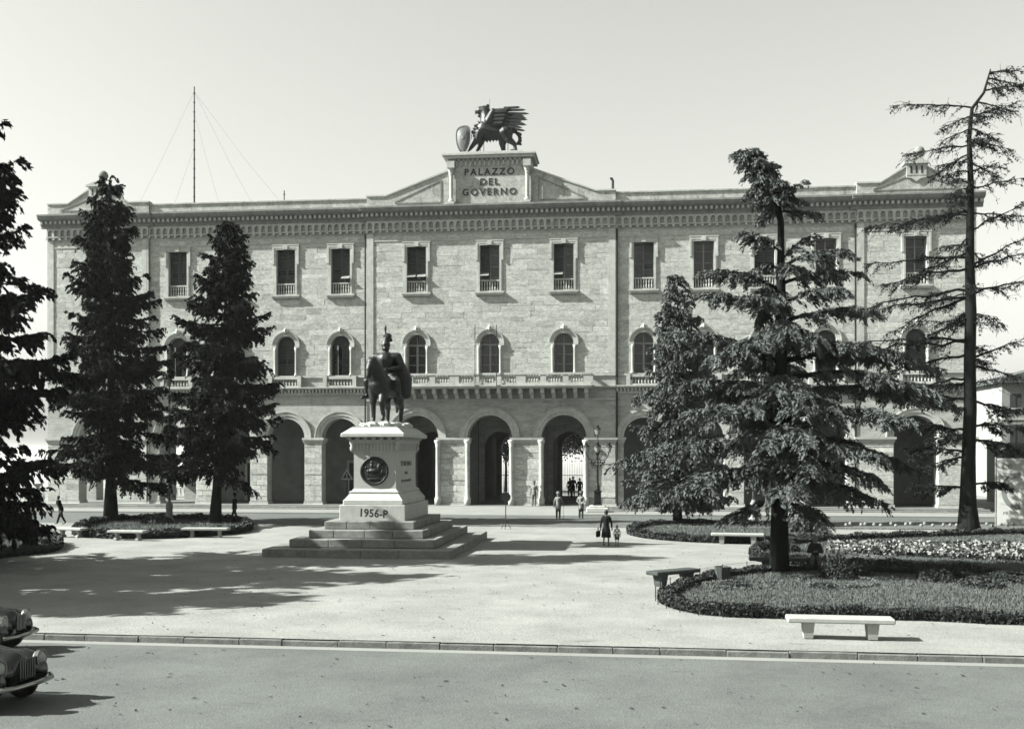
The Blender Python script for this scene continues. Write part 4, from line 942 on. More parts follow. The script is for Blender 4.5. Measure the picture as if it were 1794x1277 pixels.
for zr, ur, vr, dy in ((190, 1568, 178, .3), (205, 1760, 190, -.2), (150, 1700, 150, 0), (160, 1770, 150, .2), (132, 1712, 130, .2), (129, 1762, 131, -.1), (140, 1758, 152, .3), (146, 1708, 158, -.3), (175, 1690, 200, .4), (180, 1752, 205, -.5), (205, 1655, 215, .8), (225, 1745, 240, .6), (250, 1760, 268, -.4), (285, 1745, 305, .8), (228, 1650, 250, -.8), (255, 1590, 265, .5), (270, 1640, 300, 1.0), (300, 1750, 290, .4), (330, 1780, 320, -.6), (300, 1650, 310, -.6), (372, 1560, 395, .5), (380, 1515, 400, -.6), (370, 1600, 380, 1.2), (375, 1790, 380, .4), (405, 1790, 360, -.8), (415, 1640, 470, -1), (440, 1570, 500, .5), (470, 1540, 500, -.3), (452, 1530, 455, .8), (470, 1790, 420, .2), (470, 1800, 445, -.5), (510, 1480, 545, .2), (520, 1490, 555, -.8), (515, 1800, 490, .5), (520, 1560, 580, .9), (555, 1600, 600, -.6), (595, 1490, 600, .3), (600, 1470, 620, -.8), (620, 1540, 655, .6), (630, 1790, 595, .4), (640, 1790, 670, -.4), (660, 1560, 690, -.9), (700, 1570, 690, .6), (705, 1800, 725, .3), (720, 1600, 705, -1), (755, 1560, 740, .4), (760, 1620, 770, -1.2), (745, 1800, 750, -.3), (790, 1600, 785, .6), (800, 1620, 815, -.5), (770, 1790, 785, .3), (855, 1600, 850, -.3), (850, 1760, 845, .5)):
    z = lz(zr); larch_limb(z, lx(ur), dy, lz(vr), r=.075 if z < 15 else .05, leafy=2.2 if z < 8 else 1.0)
for k in range(26):
    z = la.rng.uniform(6, 22.5); az = (math.pi/2 if k % 2 else -math.pi/2)+la.rng.normal(0, .6); L = (4.2-.12*z)*la.rng.uniform(.6, 1.2); larch_limb(z, math.cos(az)*L, math.sin(az)*L, z+la.rng.normal(-.2, .3), r=.045, leafy=.8)
la.emit(LA, 'larch_needles', 'bark', ltp, [.76, .54, .42, .34, .32, .29, .28, .23, .16, .12, .09, .07, .03], nlimb=70)

# garden trees behind the palace, seen through the passage
def round_tree(name, label, loc, h, r, seed, n=9000, leaf='broad_leaves'):
    T = thing(name, label, 'tree', loc); t = Tree(seed); rng = t.rng
    for k in range(14):
        a = rng.uniform(0, 6.28); z = h*rng.uniform(.4, .6); e = np.array([math.cos(a)*r*rng.uniform(.4, .9), math.sin(a)*r*rng.uniform(.4, .9), h*rng.uniform(.6, .95)]); t.limb((0, 0, z*.8), e, r0=.06)
        c = e+rng.normal(0, .15, (n//14, 3))*r*1.6; t.tufts(c, unit(rng.normal(0, 1, c.shape)), .28, .11)
    t.emit(T, leaf, 'bark', [(0, 0, -.1), (.05, 0, h*.3), (0, .05, h*.6)], [.2, .15, .08], nlimb=14)
round_tree('garden_tree', 'round garden tree seen through the right passage arch', (-7.6, 112, 0), 8, 3.0, 61)
round_tree('garden_tree', 'garden tree behind the gate of the middle passage', (-13.5, 116, 0), 7.5, 3.0, 62)
round_tree('garden_tree', 'garden tree half hidden behind the right passage wall', (-5.0, 120, 0), 8.5, 3.2, 63)
# ------------------------------------------------------------------ beds, hedges, lawns
ca_, sa_ = math.cos(YAW), math.sin(YAW)
def gnd(uu, vv, z=0.0):                                        # a point of the ground from its place in the survey picture
    t = (4.2-z)*1900/(vv-793); k = (uu-897)/1900; return Vector((t*(-sa_+k*ca_), t*(ca_+k*sa_), z))
def smooth_loop(pts, n=4):
    out = []; m = len(pts)
    for i in range(m):
        p0, p1, p2, p3 = pts[i-1], pts[i], pts[(i+1) % m], pts[(i+2) % m]
        for k in range(n):
            t = k/n; out.append(0.5*((2*p1)+(p2-p0)*t+(2*p0-5*p1+4*p2-p3)*t*t+(3*p1-p0-3*p2+p3)*t**3))
    return out
def inside(x, y, poly):
    c = np.zeros(len(x), bool); n = len(poly)
    for i in range(n):
        a, b = poly[i], poly[(i+1) % n]
        cond = ((a.y > y) != (b.y > y)) & (x < (b.x-a.x)*(y-a.y)/(b.y-a.y+1e-12)+a.x); c ^= cond
    return c
RG = np.random.default_rng(77)
def hedge(loop, label, w=.38, h=.34, per_m=420, sz=.06, closed=True, m='hedge_leaves'):
    c = loop[0]; root = thing('box_hedge', label, 'hedge', (c.x, c.y, 0)); P_ = np.array([(p.x-c.x, p.y-c.y) for p in loop]+([(0, 0)] if closed else []))
    seg = np.linalg.norm(np.diff(P_, axis=0), axis=1); cum = np.concatenate([[0], np.cumsum(seg)]); L = cum[-1]; n = int(L*per_m)
    s_ = RG.uniform(0, L, n); x = np.interp(s_, cum, P_[:, 0]); y = np.interp(s_, cum, P_[:, 1]); a = RG.uniform(0, 2*math.pi, n); r = RG.uniform(.75, 1.08, n)
    hv = h*(1+.12*np.sin(s_*2.3)+.08*np.sin(s_*5.1)+RG.normal(0, .05, n)); d = np.minimum(s_, L)
    i = np.clip(np.searchsorted(cum, s_)-1, 0, len(seg)-1); T = unit(np.diff(P_, axis=0)[i]); N = np.stack([-T[:, 1], T[:, 0]], 1)
    off = np.sign(np.cos(a))*np.abs(np.cos(a))**.6*r*w/2; zz = hv*.5+np.sign(np.sin(a))*np.abs(np.sin(a))**.6*r*hv*.5
    C = np.stack([x+N[:, 0]*off, y+N[:, 1]*off, np.maximum(.02, zz)], 1)
    A = unit(RG.normal(0, 1, C.shape)+np.array([0, 0, .4])); B = unit(np.cross(A, RG.normal(0, 1, C.shape))); k = RG.uniform(.6, 1.4, (n, 1))*sz
    stuff(quads('foliage', np.stack([C-A*k, C+B*k*.5, C+A*k, C-B*k*.5], 1), m, root))
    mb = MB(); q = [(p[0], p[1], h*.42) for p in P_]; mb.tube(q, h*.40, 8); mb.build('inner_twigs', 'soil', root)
    return root
def lawn(name, loop, z=.035, blades=0, hb=.06):
    mb = MB(); c = sum((p for p in loop), Vector())/len(loop); n = len(loop)
    mb.add([(c.x, c.y, z+.03)]+[(p.x, p.y, z) for p in loop], [(0, 1+i, 1+(i+1) % n) for i in range(n)]); struct(mb.build(name, 'lawn', smooth=True))
    if blades:
        xs = [p.x for p in loop]; ys = [p.y for p in loop]; k = int(blades*(max(xs)-min(xs))*(max(ys)-min(ys)))
        x = RG.uniform(min(xs), max(xs), k); y = RG.uniform(min(ys), max(ys), k); ok = inside(x, y, loop); x = x[ok]; y = y[ok]; n = len(x)
        a = RG.uniform(0, 6.28, n); hh = RG.uniform(.5, 1.3, n)*hb; b = np.stack([np.cos(a), np.sin(a), 0*a], 1)*.012; Bp = np.stack([x, y, np.full(n, z+.005)], 1); ln = RG.normal(0, .025, (n, 2)); top = Bp+np.stack([ln[:, 0], ln[:, 1], hh+.02], 1)
        g = stuff(quads('grass', np.stack([Bp-b, Bp+b, top+b*.3, top-b*.3], 1), 'grass')); g['label'] = 'short grass of the '+name.replace('_', ' '); g['category'] = 'grass'
def clump(name, label, cat, c, r, h, n, m, sz=.06, kind=None, sq=1.0):
    root = thing(name, label, cat, (c.x, c.y, 0))
    a = RG.uniform(0, 6.28, n); rr = np.sqrt(RG.uniform(0, 1, n)); C = np.stack([np.cos(a)*rr*r, np.sin(a)*rr*r*sq, RG.uniform(.15, 1, n)*h*np.sqrt(np.maximum(.12, 1-rr**2))], 1)
    A = unit(RG.normal(0, 1, C.shape)+np.array([0, 0, .6])); B = unit(np.cross(A, RG.normal(0, 1, C.shape))); k = RG.uniform(.6, 1.4, (n, 1))*sz
    stuff(quads('foliage', np.stack([C-A*k, C+B*k*.5, C+A*k, C-B*k*.5], 1), m, root))
    mb = MB()
    for _ in range(7): q = RG.normal(0, .35, 2)*r; mb.tube([(q[0]*.3, q[1]*.3*sq, -.02), (q[0], q[1]*sq, h*.55)], [.015, .008], 4)
    mb.build('stems', 'bark', root); return root
def L2(px): return [gnd(*p) for p in px]
B1 = smooth_loop(L2([(1166, 1052), (1185, 1064), (1240, 1075), (1330, 1080), (1450, 1083), (1600, 1085), (1830, 1088), (1830, 1034), (1650, 1013), (1500, 1004), (1400, 1003), (1320, 1007), (1240, 1019), (1190, 1036)]))
B2 = smooth_loop(L2([(1322, 977), (1335, 964), (1400, 954), (1500, 947), (1650, 942), (1830, 940), (1830, 1013), (1700, 1008), (1560, 999), (1440, 990), (1350, 986)]))
B3 = smooth_loop(L2([(1105, 932), (1130, 942), (1200, 948), (1290, 951), (1400, 949), (1440, 943), (1430, 931), (1350, 924), (1250, 920), (1150, 922)]))
B4 = smooth_loop(L2([(134, 937), (200, 943), (300, 942), (400, 936), (436, 928), (418, 917), (330, 912), (220, 913), (160, 921)]))
B5 = smooth_loop(L2([(-90, 950), (30, 947), (92, 951), (102, 958), (88, 966), (30, 973), (-90, 985)]))
lawn('front_right_lawn', B1, blades=520); lawn('middle_right_lawn', B2, blades=250); lawn('oval_lawn', B3, blades=120, hb=.1); lawn('left_lawn', B4, blades=80, hb=.1); lawn('far_left_lawn', B5, blades=120, hb=.1)
hedge(B1, 'low clipped hedge around the front right bed under the cedar', per_m=900, sz=.045, h=.29, w=.42)
hedge(B2, 'low hedge around the bed of pale flowers at the right', per_m=500)
hedge(B3, 'low hedge around the oval bed behind the white bench', per_m=420, sz=.07)
hedge(B4, 'low hedge around the bed with the two left spruces', per_m=380, sz=.08, h=.4)
hedge(B5, 'low hedge around the bed at the left edge', per_m=420, sz=.07, h=.45)
def oval(uu, vv, rx, ry): c_ = gnd(uu, vv); return [Vector((c_.x+rx*math.cos(a), c_.y+ry*math.sin(a), 0)) for a in [2*math.pi*i/20 for i in range(20)]]
hedge(oval(1465, 1024, 1.15, 1.5), 'ring of low pale plants around the dark rose bush', w=.22, h=.16, per_m=420, sz=.04, m='pale_leaves')
hedge(oval(1290, 1030, .95, .95), 'ring of low pale plants in the left part of the front bed', w=.22, h=.14, per_m=420, sz=.04, m='pale_leaves')
hedge(L2([(1430, 985), (1480, 972), (1560, 984), (1640, 996)]), 'curved pale edging in front of the pale flowers', w=.25, h=.16, per_m=300, sz=.05, closed=False, m='pale_leaves')
# flowers
fl = []; xs = RG.uniform(0, 1, 1500)
for _ in range(5200):
    uu = RG.uniform(1450, 1830); f = (uu-1450)/380; lo = 957+f*2; hi = 972+f*16
    if abs((RG.random()) - .5) < .5: p = gnd(uu, RG.uniform(lo, hi)); fl.append((p.x, p.y, .1+.22*RG.random()))
C = np.array(fl); keep = (np.sin(C[:, 0]*2.3+C[:, 1]*1.1)+np.sin(C[:, 0]*.9-C[:, 1]*2.7)+RG.normal(0, .5, len(C))) > -.7
Cg = C.copy(); Cg[:, 2] *= .7; C = C[keep]
def blob_quads(C, sz):
    n = len(C); A = unit(RG.normal(0, 1, C.shape)+np.array([0, 0, .3])); B = unit(np.cross(A, RG.normal(0, 1, C.shape))); k = RG.uniform(.6, 1.4, (n, 1))*sz
    return np.stack([C-A*k, C+B*k*.8, C+A*k, C-B*k*.8], 1)
f_ = thing('flower_border', 'bed of pale flowers behind the dark lawn at the right', 'flowers', tuple(gnd(1640, 968)))
def par(o, r): o.parent = r; o.matrix_parent_inverse = Matrix.Translation(-r.location); return o
par(stuff(quads('blossoms', blob_quads(C, .075), 'flower')), f_); par(stuff(quads('leaves', blob_quads(np.repeat(Cg, 2, 0)+RG.normal(0, .06, (len(Cg)*2, 3)), .07), 'hedge_leaves')), f_)
mb = MB()
for k in range(24):
    p = gnd(1480+k*13+RG.uniform(-4, 4), 931+RG.uniform(-2, 2)); mb.tube([(p.x, p.y, 0), (p.x, p.y, .34)], .012, 4); mb.ball((p.x, p.y, .38), .09, 8, 6)
o = stuff(mb.build('white_flower_row', 'flower')); o['label'] = 'row of round white flowers along the street behind the flower bed'; o['category'] = 'flowers'
for i, (uu, vv, r, h, lab) in enumerate(((1465, 1016, .55, .95, 'dark rose bush in the middle of the front right bed'), (1500, 1012, .45, .7, 'smaller bush right of the dark rose bush'), (1290, 1030, .55, .2, 'low flower cushion in the left part of the front right bed'), (1445, 1032, .5, .2, 'low edging plants in front of the dark rose bush'), (1640, 1020, .6, .5, 'leafy plants at the back of the front right bed'), (1720, 1030, .7, .4, 'low plants at the right end of the front right bed'), (1380, 968, .5, .6, 'dark shrub in the flower bed behind the seated person'))):
    clump('garden_bush', lab, 'bush', gnd(uu, vv), r, h, 1500, 'hedge_leaves', .05, sq=1.5)
clump('garden_bush', 'dark plants at the foot of the left street lamp', 'bush', gnd(275, 918), .9, .6, 900, 'hedge_leaves', .1)
clump('garden_bush', 'leafy palm-like plant at the right end of the oval bed', 'bush', gnd(1410, 935), .7, 1.0, 700, 'hedge_leaves', .12)
# hoop edging of the front bed
ef = thing('wire_edging', 'low wire edging with short posts around the front right bed', 'fence', tuple(B1[0]))
ring = [Vector((p.x+(p.x-9)*.035, p.y+(p.y-31.5)*.075, 0)) for p in B1]
for i in range(0, len(ring), 2):
    p = ring[i]-ring[0]+(ring[0]-B1[0]); mb = MB(); mb.tube([(p.x, p.y, -.03), (p.x, p.y, .42)], .014, 5); mb.build('post', 'iron', ef)
for hh in (.2, .38):
    mb = MB(); mb.tube([tuple(q-B1[0]+Vector((0, 0, hh))) for q in ring+[ring[0]]], .005, 4); mb.build('wire', 'iron', ef)

# ------------------------------------------------------------------ benches, bin, signs, lamps
def bench(label, loc, rz, L=2.3, m='bench_stone', scroll=False, D=.56, group='stone benches'):
    t = thing('stone_bench', label, 'bench', loc, rz, group)
    mb = MB(); mb.bbox(-L/2, L/2, -D/2, D/2, .36, .48, .025); mb.build('seat', m, t)
    for s_ in (-1, 1):
        mb = MB()
        if scroll: mb.prism([(-.2, 0), (.2, 0), (.2, .08), (.1, .14), (.08, .22), (.14, .3), (.22, .36), (-.22, .36), (-.14, .3), (-.08, .22), (-.1, .14), (-.2, .08)], s_*L*.3-.07, s_*L*.3+.07, 'x')
        else: mb.add([(s_*L*.3-.10, -.17, 0), (s_*L*.3+.10, -.17, 0), (s_*L*.3+.10, .17, 0), (s_*L*.3-.10, .17, 0), (s_*L*.3-.13, -.22, .36), (s_*L*.3+.13, -.22, .36), (s_*L*.3+.13, .22, .36), (s_*L*.3-.13, .22, .36)], [(0, 3, 2, 1), (4, 5, 6, 7), (0, 1, 5, 4), (1, 2, 6, 5), (2, 3, 7, 6), (3, 0, 4, 7)])
        mb.build('leg', m, t)
    return t
def B_(uu, vv): p = gnd(uu, vv); return (p.x, p.y, 0)
bench('white stone bench in front of the hedge, nearest the road', B_(1471, 1117), R(-2), 2.35)
bench('dark weathered bench standing askew left of the front right bed', B_(1180, 1024), R(42), 1.9, 'dark_bench_stone')
bench('white stone bench in front of the oval bed', B_(1292, 952), R(-4), 2.4)
bench('stone bench behind the cedar trunk on which a person sits', B_(1385, 1000), R(-3), 2.9, 'dark_bench_stone')
bench('white bench at the left corner of the left bed', B_(124, 941), R(-14), 1.7, scroll=True)
bench('white bench before the middle of the left bed', B_(224, 946), R(-5), 1.9, scroll=True)
bench('white bench at the right end of the left bed', B_(361, 941), R(4), 2.3, scroll=True)
bn = thing('litter_bin', 'tapered wooden litter bin behind the dark askew bench', 'bin', B_(1266, 1019), R(8))
for k in range(10):
    a0 = 2*math.pi*k/10+.03; a1 = 2*math.pi*(k+1)/10-.03; mb = MB(); v_ = []
    for r, z in ((.19, 0), (.27, .5)):
        for rr, a in ((r, a0), (r, a1), (r-.025, a1), (r-.025, a0)): v_.append((rr*math.cos(a), rr*math.sin(a), z))
    mb.hexa(v_); mb.build('slat', 'weathered_wood', bn)
mb = MB(); mb.lathe([(.17, .02), (.215, .3), (.215, .34), (.17, .36)], n=16); mb.build('liner', 'iron', bn)
# small round sign on a tripod foot
sg = thing('round_sign', 'small round sign on a thin pole with tripod foot before the arcade', 'sign', B_(886, 926))
mb = MB(); mb.tube([(0, 0, .1), (0, 0, 1.75)], .025, 8); mb.build('pole', 'iron', sg)
for k in range(3):
    a = k*2.094+.5; mb = MB(); mb.tube([(0, 0, .55), (.3*math.cos(a), .3*math.sin(a), 0.0)], .018, 6); mb.build('foot', 'iron', sg)
mb = MB(); mb.lathe([(.28, -.012), (.28, .012)], n=24); mb.build('disc', 'iron', sg, loc=(0, -.03, 1.75), rot=(R(90), 0, 0))
tr = thing('warning_sign', 'triangular warning sign on a pole left of the pedestal', 'sign', (-17.75, 66.5, 0))
mb = MB(); mb.tube([(0, 0, 0), (0, 0, 2.5)], .035, 8); mb.build('pole', 'iron', tr)
def tri(r): return [(r*math.cos(R(90+120*k)), r*math.sin(R(90+120*k))) for k in range(3)]
mb = MB(); mb.prism([(x_, z_+2.75) for x_, z_ in tri(.46)], -.075, -.045); mb.build('border', 'white_paint', tr)
mb = MB(); mb.prism([(x_, z_+2.75) for x_, z_ in tri(.31)], -.082, -.076); mb.build('panel', 'letter', tr)
mb = MB(); mb.box(-.035, .035, -.088, -.083, 2.68, 2.92).box(-.12, .12, -.088, -.083, 2.61, 2.64); mb.build('symbol', 'white_paint', tr)
# lamps
def lantern(parent, loc):
    mb = MB(); mb.lathe([(.06, -.06), (.12, 0), (.22, .32), (.22, .34)], n=8); q = mb.build('lantern', 'lamp_glass', parent, loc=loc)
    mb = MB(); mb.lathe([(.26, .34), (.2, .42), (.1, .5), (.11, .58), (.02, .7)], n=8); mb.build('lantern_cap', 'iron', q)
la_ = thing('candelabra_lamp', 'ornate cast iron lamp with several lanterns before the arcade', 'street lamp', (-2.35, 75.2, .12))
mb = MB(); mb.bbox(-.75, .75, -.75, .75, 0, .32, .04); mb.bbox(-.55, .55, -.55, .55, .32, .45, .03); mb.build('stone_base', 'stone_trim', la_)
mb = MB(); mb.bbox(-.3, .3, -.3, .3, .45, .6, .03); mb.bbox(-.24, .24, -.24, .24, .6, 1.35, .04); mb.bbox(-.3, .3, -.3, .3, 1.35, 1.45, .03); mb.build('pedestal', 'iron', la_)
mb = MB(); mb.lathe([(.2, 0), (.14, .12), (.16, .3), (.1, .45), (.08, .6), (.07, 1.6), (.1, 1.7), (.07, 1.8), (.06, 2.4), (.14, 2.55), (.18, 2.75), (.1, 2.95), (.05, 3.2), (.06, 3.9)], (0, 0, 1.45), 14); mb.build('post', 'iron', la_, smooth=True)
for k in range(4):
    a = k*math.pi/2; c_, s__ = math.cos(a), math.sin(a); mb = MB()
    mb.tube([(c_*r, s__*r, z) for r, z in ((.08, 3.7), (.3, 3.55), (.55, 3.62), (.72, 3.85), (.78, 4.1))], [.04, .04, .035, .03, .04], 6)
    mb.tube([(c_*r, s__*r, z) for r, z in ((.1, 4.15), (.3, 4.2), (.4, 4.05), (.3, 3.92), (.22, 4.0))], .022, 5); mb.build('arm', 'iron', la_)
    mb = MB()
    for r, z in ((.2, 3.45), (.34, 3.36), (.46, 3.45), (.3, 3.25), (.18, 3.2)): mb.ball((c_*r, s__*r, z), .075, 7, 5, (1, 1, 1.3))
    mb.tube([(c_*r, s__*r, z) for r, z in ((.1, 3.0), (.34, 3.05), (.45, 3.25), (.36, 3.42), (.26, 3.36))], .03, 5); mb.build('scroll_leaf', 'iron', la_)
    lantern(la_, (c_*.78, s__*.78, 4.15))
lantern(la_, (0, 0, 5.35))
def lamp_post(label, loc, h=8.6):
    t = thing('street_lamp', label, 'street lamp', loc, 0, 'tall lamps around the square')
    mb = MB(); mb.lathe([(.34, 0), (.3, .12), (.22, .3), (.19, .75), (.21, .82), (.21, 1.1), (.14, 1.18), (.12, 1.3)], n=16); mb.build('base', 'pale_iron', t, smooth=True)
    mb = MB(); mb.lathe([(.075, 1.3), (.07, 4), (.05, h)], n=12).ball((0, 0, 1.9), .1, 10, 6).ball((0, 0, h), .07, 8, 6); mb.build('pole', 'pale_iron', t, smooth=True)
    mb = MB(); mb.tube([(0, 0, h-.1), (0, -.3, h+.25), (0, -.8, h+.3), (0, -1.1, h+.15)], .03, 6); mb.build('arm', 'pale_iron', t)
    mb = MB(); mb.lathe([(.06, .2), (.2, .1), (.26, 0)], (0, -1.1, h-.05), 14); mb.build('lamp_shade', 'pale_iron', t, smooth=True)
lamp_post('pale street lamp on the left bed between the two spruces', (-27.7, 62.7, 0))
lamp_post('pale street lamp with white flared base behind the cedar', (7.5, 68.4, 0), 7.4)
# poster panel at the right edge
kp = thing('poster_panel', 'white poster panel with rounded metal top at the right edge', 'billboard', (19.45, 61.0, 0), R(-24))
mb = MB(); mb.box(0.12, 2.3, -.04, .04, .3, 3.9); mb.build('panel', 'poster', kp)
mb = MB(); mb.tube([(.06, 0, 0), (.06, 0, 4.0), (.14, 0, 4.25), (.4, 0, 4.42), (2.0, 0, 4.42), (2.28, 0, 4.25), (2.36, 0, 4.0), (2.36, 0, 0)], .04, 8); mb.build('frame', 'pale_iron', kp)
mb = MB(); mb.box(.13, 2.29, -.03, .03, 3.9, 4.25); mb.build('header_gap', 'iron', kp)
pa = [(1.1+.75*math.cos(a), 2.15+1.0*math.sin(a)) for a in [R(75+i*14) for i in range(16)]]
mb = MB()
for i in range(15): a, b = pa[i], pa[i+1]; mb.prism([(a[0], a[1]), (b[0], b[1]), (1.1+(b[0]-1.1)*.68, 2.15+(b[1]-2.15)*.72), (1.1+(a[0]-1.1)*.68, 2.15+(a[1]-2.15)*.72)], -.046, -.041)
mb.build('printed_figure', 'poster_grey', kp)
text('poster_lettering', 'Le', .55, 'poster_grey', kp, (.62, -.043, 3.5), depth=.002); text('poster_lettering', 'MI', .24, 'letter', kp, (.55, -.043, .95), depth=.002)

# ------------------------------------------------------------------ people
def person(label, loc, rz, h=1.68, top='cloth_grey', legs='cloth_dark', hair='hair', hat=None, stride=0.0, arms='down', skirt=False, child=False, sit=False, cat='person', coat=False, lean=0.0, legskin=False, extra=None):
    t = thing('person', label, cat, loc, rz); k = h/1.70; hs = 1.25 if child else 1.0
    def S_(p): return (p[0]*k, p[1]*k, p[2]*k)
    z0 = -.42 if sit else 0.0
    hip = .92+z0; sho = 1.41+z0; hd = 1.585+z0; ly = -lean
    J = {}
    for s_, sd in ((-1, stride), (1, -stride)):
        if sit: J[s_] = [(s_*.09, 0, hip), (s_*.11, -.44, hip+.02), (s_*.11, -.40, .09), (s_*.12, -.55, .045)]
        else: J[s_] = [(s_*.09, 0, hip), (s_*.095, -sd*.45-(.03 if sd else 0), .49), (s_*.095, -sd+(.0 if sd >= 0 else .02), .09+(.05 if sd < 0 and stride else 0)), (s_*.11, -sd-.15, .04)]
    def armj(s_):
        sh_ = (s_*.175, ly*.9, sho-.055)
        if arms == 'back': return [sh_, (s_*.25, .08+ly*.5, 1.13+z0), (s_*.05, .17, .95+z0)]
        if arms == 'front' or sit: return [sh_, (s_*.25, -.08+ly, 1.13+z0), (s_*.07, -.28+ly, 1.16+z0)]
        if arms == 'hold' and s_ > 0: return [sh_, (.25, .0, 1.12), (.34, -.02, .86)]
        if arms == 'cane' and s_ < 0: return [sh_, (-.27, -.02, 1.13), (-.30, -.2, .93)]
        sw = stride*.6*s_
        return [sh_, (s_*.25, sw*.4+ly*.5, 1.13+z0), (s_*.26, sw-.04+ly*.3, .87+z0)]
    body = []; jac = []; tro = []; sho_c = []
    torso = [((0, 0, hip), .13, (0, ly*.4, 1.12+z0), .12), ((0, ly*.4, 1.12+z0), .12, (0, ly, sho-.12), .14), ((-.12, ly, sho-.05), .075, (.12, ly, sho-.05), .075)]
    body += torso; jac += [(a, r+.022, b, q+.022) for a, r, b, q in torso]
    body += [((0, ly, sho-.02), .055, (0, ly*1.15, hd-.06), .05), ((0, ly*1.2-.005, hd-.03), .085*hs, (0, ly*1.2+.01, hd+.05), .092*hs), ((0, ly*1.2-.09, hd), .018, (0, ly*1.2-.105, hd-.025), .018), ((-.088*hs, ly*1.2, hd), .02, (-.09*hs, ly*1.2, hd-.03), .015), ((.088*hs, ly*1.2, hd), .02, (.09*hs, ly*1.2, hd-.03), .015), ((0, ly*1.2-.05, hd-.09), .045, (0, ly*1.2-.06, hd-.095), .04)]
    hands = MB()
    for s_ in (-1, 1):
        j = J[s_]; body += [(j[0], .085, j[1], .055), (j[1], .055, j[2], .036), (j[2], .035, j[3], .03)]
        tro += [(j[0], .105, j[1], .078), (j[1], .078, j[2], .06)]
        sho_c.append((j[2][:2]+(j[2][2]-.035,), .045, j[3], .04))
        a = armj(s_); body += [(a[0], .05, a[1], .042), (a[1], .042, a[2], .03)]; jac += [(a[0], .062, a[1], .054), (a[1], .054, tuple(a[1][i]+(a[2][i]-a[1][i])*.92 for i in range(3)), .048)]
        A = Vector(a[2]); d = (A-Vector(a[1])).normalized(); body.append((a[2], .034, tuple(A+d*.06), .032))
        lat = d.orthogonal().normalized()
        for f in range(4): o_ = A+d*.08+lat*(f-1.5)*.018; capsule(hands, S_(o_), .009*k, S_(o_+d*(.06+.012*(f in (1, 2)))+lat.cross(d)*.02), .008*k, 6)
        capsule(hands, S_(A+d*.03+lat*.03), .01*k, S_(A+d*.07+lat*.055), .009*k, 6)
    if coat: jac += [((0, .0, hip-.02), .16, (0, .01, hip-.22), .17)]
    else: jac += [((0, 0, hip+.02), .15, (0, 0, hip-.08), .155)]
    sc = lambda L: [(S_(a), r*k, S_(b), q*k) for a, r, b, q in L]
    fuse('body', sc(body), .022*k, 'skin', t, 2, extra=hands); fuse('jacket', sc(jac), .028*k, top, t, 2)
    if skirt:
        mb = MB(); mb.lathe([(.13*k, hip*k+.08), (.18*k, hip*k-.05), (.21*k, .7*k), (.24*k, .42*k), (.235*k, .41*k), (.15*k, .45*k)], (0, 0, 0), 18, 1, .85); mb.build('skirt', legs, t, smooth=True)
    elif not legskin: fuse('trousers', sc(tro), .026*k, legs, t, 2)
    else: fuse('shorts', sc([(a, r+.02, tuple(a[i]+(b[i]-a[i])*.75 for i in range(3)), q+.03) for a, r, b, q in tro[::2]]), .02*k, legs, t, 2)
    for s1 in sho_c: fuse('shoe', sc([s1]), .014*k, 'shoe', t, 1)
    fuse('hair', sc([((0, ly*1.2+.015, hd+.03), .098*hs, (0, ly*1.2+.025, hd+.07), .092*hs), ((0, ly*1.2+.05, hd-.02), .06*hs, (0, ly*1.2+.05, hd+.02), .07*hs)]), .016, hair, t, 2)
    if hat:
        mb = MB(); mb.lathe([(.16, 0), (.165, .012), (.105, .02), (.1, .09), (.085, .12), (.02, .115)], (0, (ly*1.2+.01)*k, (hd+.085)*k), 18); mb.build('hat', hat, t, smooth=True)
    return t
def face(dx, dy): return math.atan2(dx, -dy)                    # rotation so that the figure looks along (dx, dy)
def P_(uu, vv, z=0): p = gnd(uu, vv, z); return (p.x, p.y, z)
p = person('man in light jacket leaning on a cane, seen from behind before the arcade', P_(978, 909), face(0, 1), 1.66, 'cloth_light', 'cloth_mid', 'pale_hair', hat='cloth_light', arms='cane', coat=True)
cn = MB(); cn.tube([(0, 0, 0), (0, 0, .88), (.03, 0, .93), (.08, 0, .92)], .012, 6); q = P_(978, 909); tag(cn.build('walking_cane', 'weathered_wood', loc=(q[0]+.31, q[1]+.24, 0), rot=(0, 0, 0)), 'thin walking cane held by the man in the light jacket', 'cane')
person('man in grey jacket with hands behind his back before the arcade', P_(1018, 908), face(.1, 1), 1.66, 'cloth_light', 'cloth_mid', hat='cloth_grey', arms='back', coat=True)
W_ = person('woman in dark dress walking away with a bag beside a child', P_(1062, 956), face(.15, 1), 1.60, 'cloth_dark', 'cloth_dark', stride=.12, skirt=True, arms='down')
person('small child in white shirt walking hand in hand with the woman', P_(1081, 956), face(0, 1), .92, 'cloth_white', 'cloth_mid', 'pale_hair', child=True, stride=.1, legskin=True)
q = P_(1062, 956); hb = thing('handbag', 'dark handbag carried by the woman in the dark dress', 'bag', (q[0]-.36, q[1]-.02, .40), R(80))
mb = MB(); mb.bbox(-.2, .2, -.07, .07, 0, .28, .03); mb.build('bag_body', 'cloth_dark', hb)
mb = MB(); mb.tube([(-.12, 0, .27), (-.1, 0, .42), (.1, 0, .42), (.12, 0, .27)], .012, 6); mb.build('handle', 'cloth_dark', hb)
person('guard in light uniform standing at the arch pier', (-6.95, 77.35, .41), face(-.2, -1), 1.72, 'cloth_light', 'cloth_grey', hat='cloth_grey')
person('man in dark suit and hat striding along the street before the left wing', P_(411, 914), face(-1, .1), 1.68, 'cloth_dark', 'cloth_dark', hat='cloth_dark', stride=.3)
person('stooping person in dark clothes walking before the left pavilion', P_(107, 918), face(-1, 0), 1.66, 'cloth_dark', 'cloth_dark', stride=.3, lean=.16, hat=None)
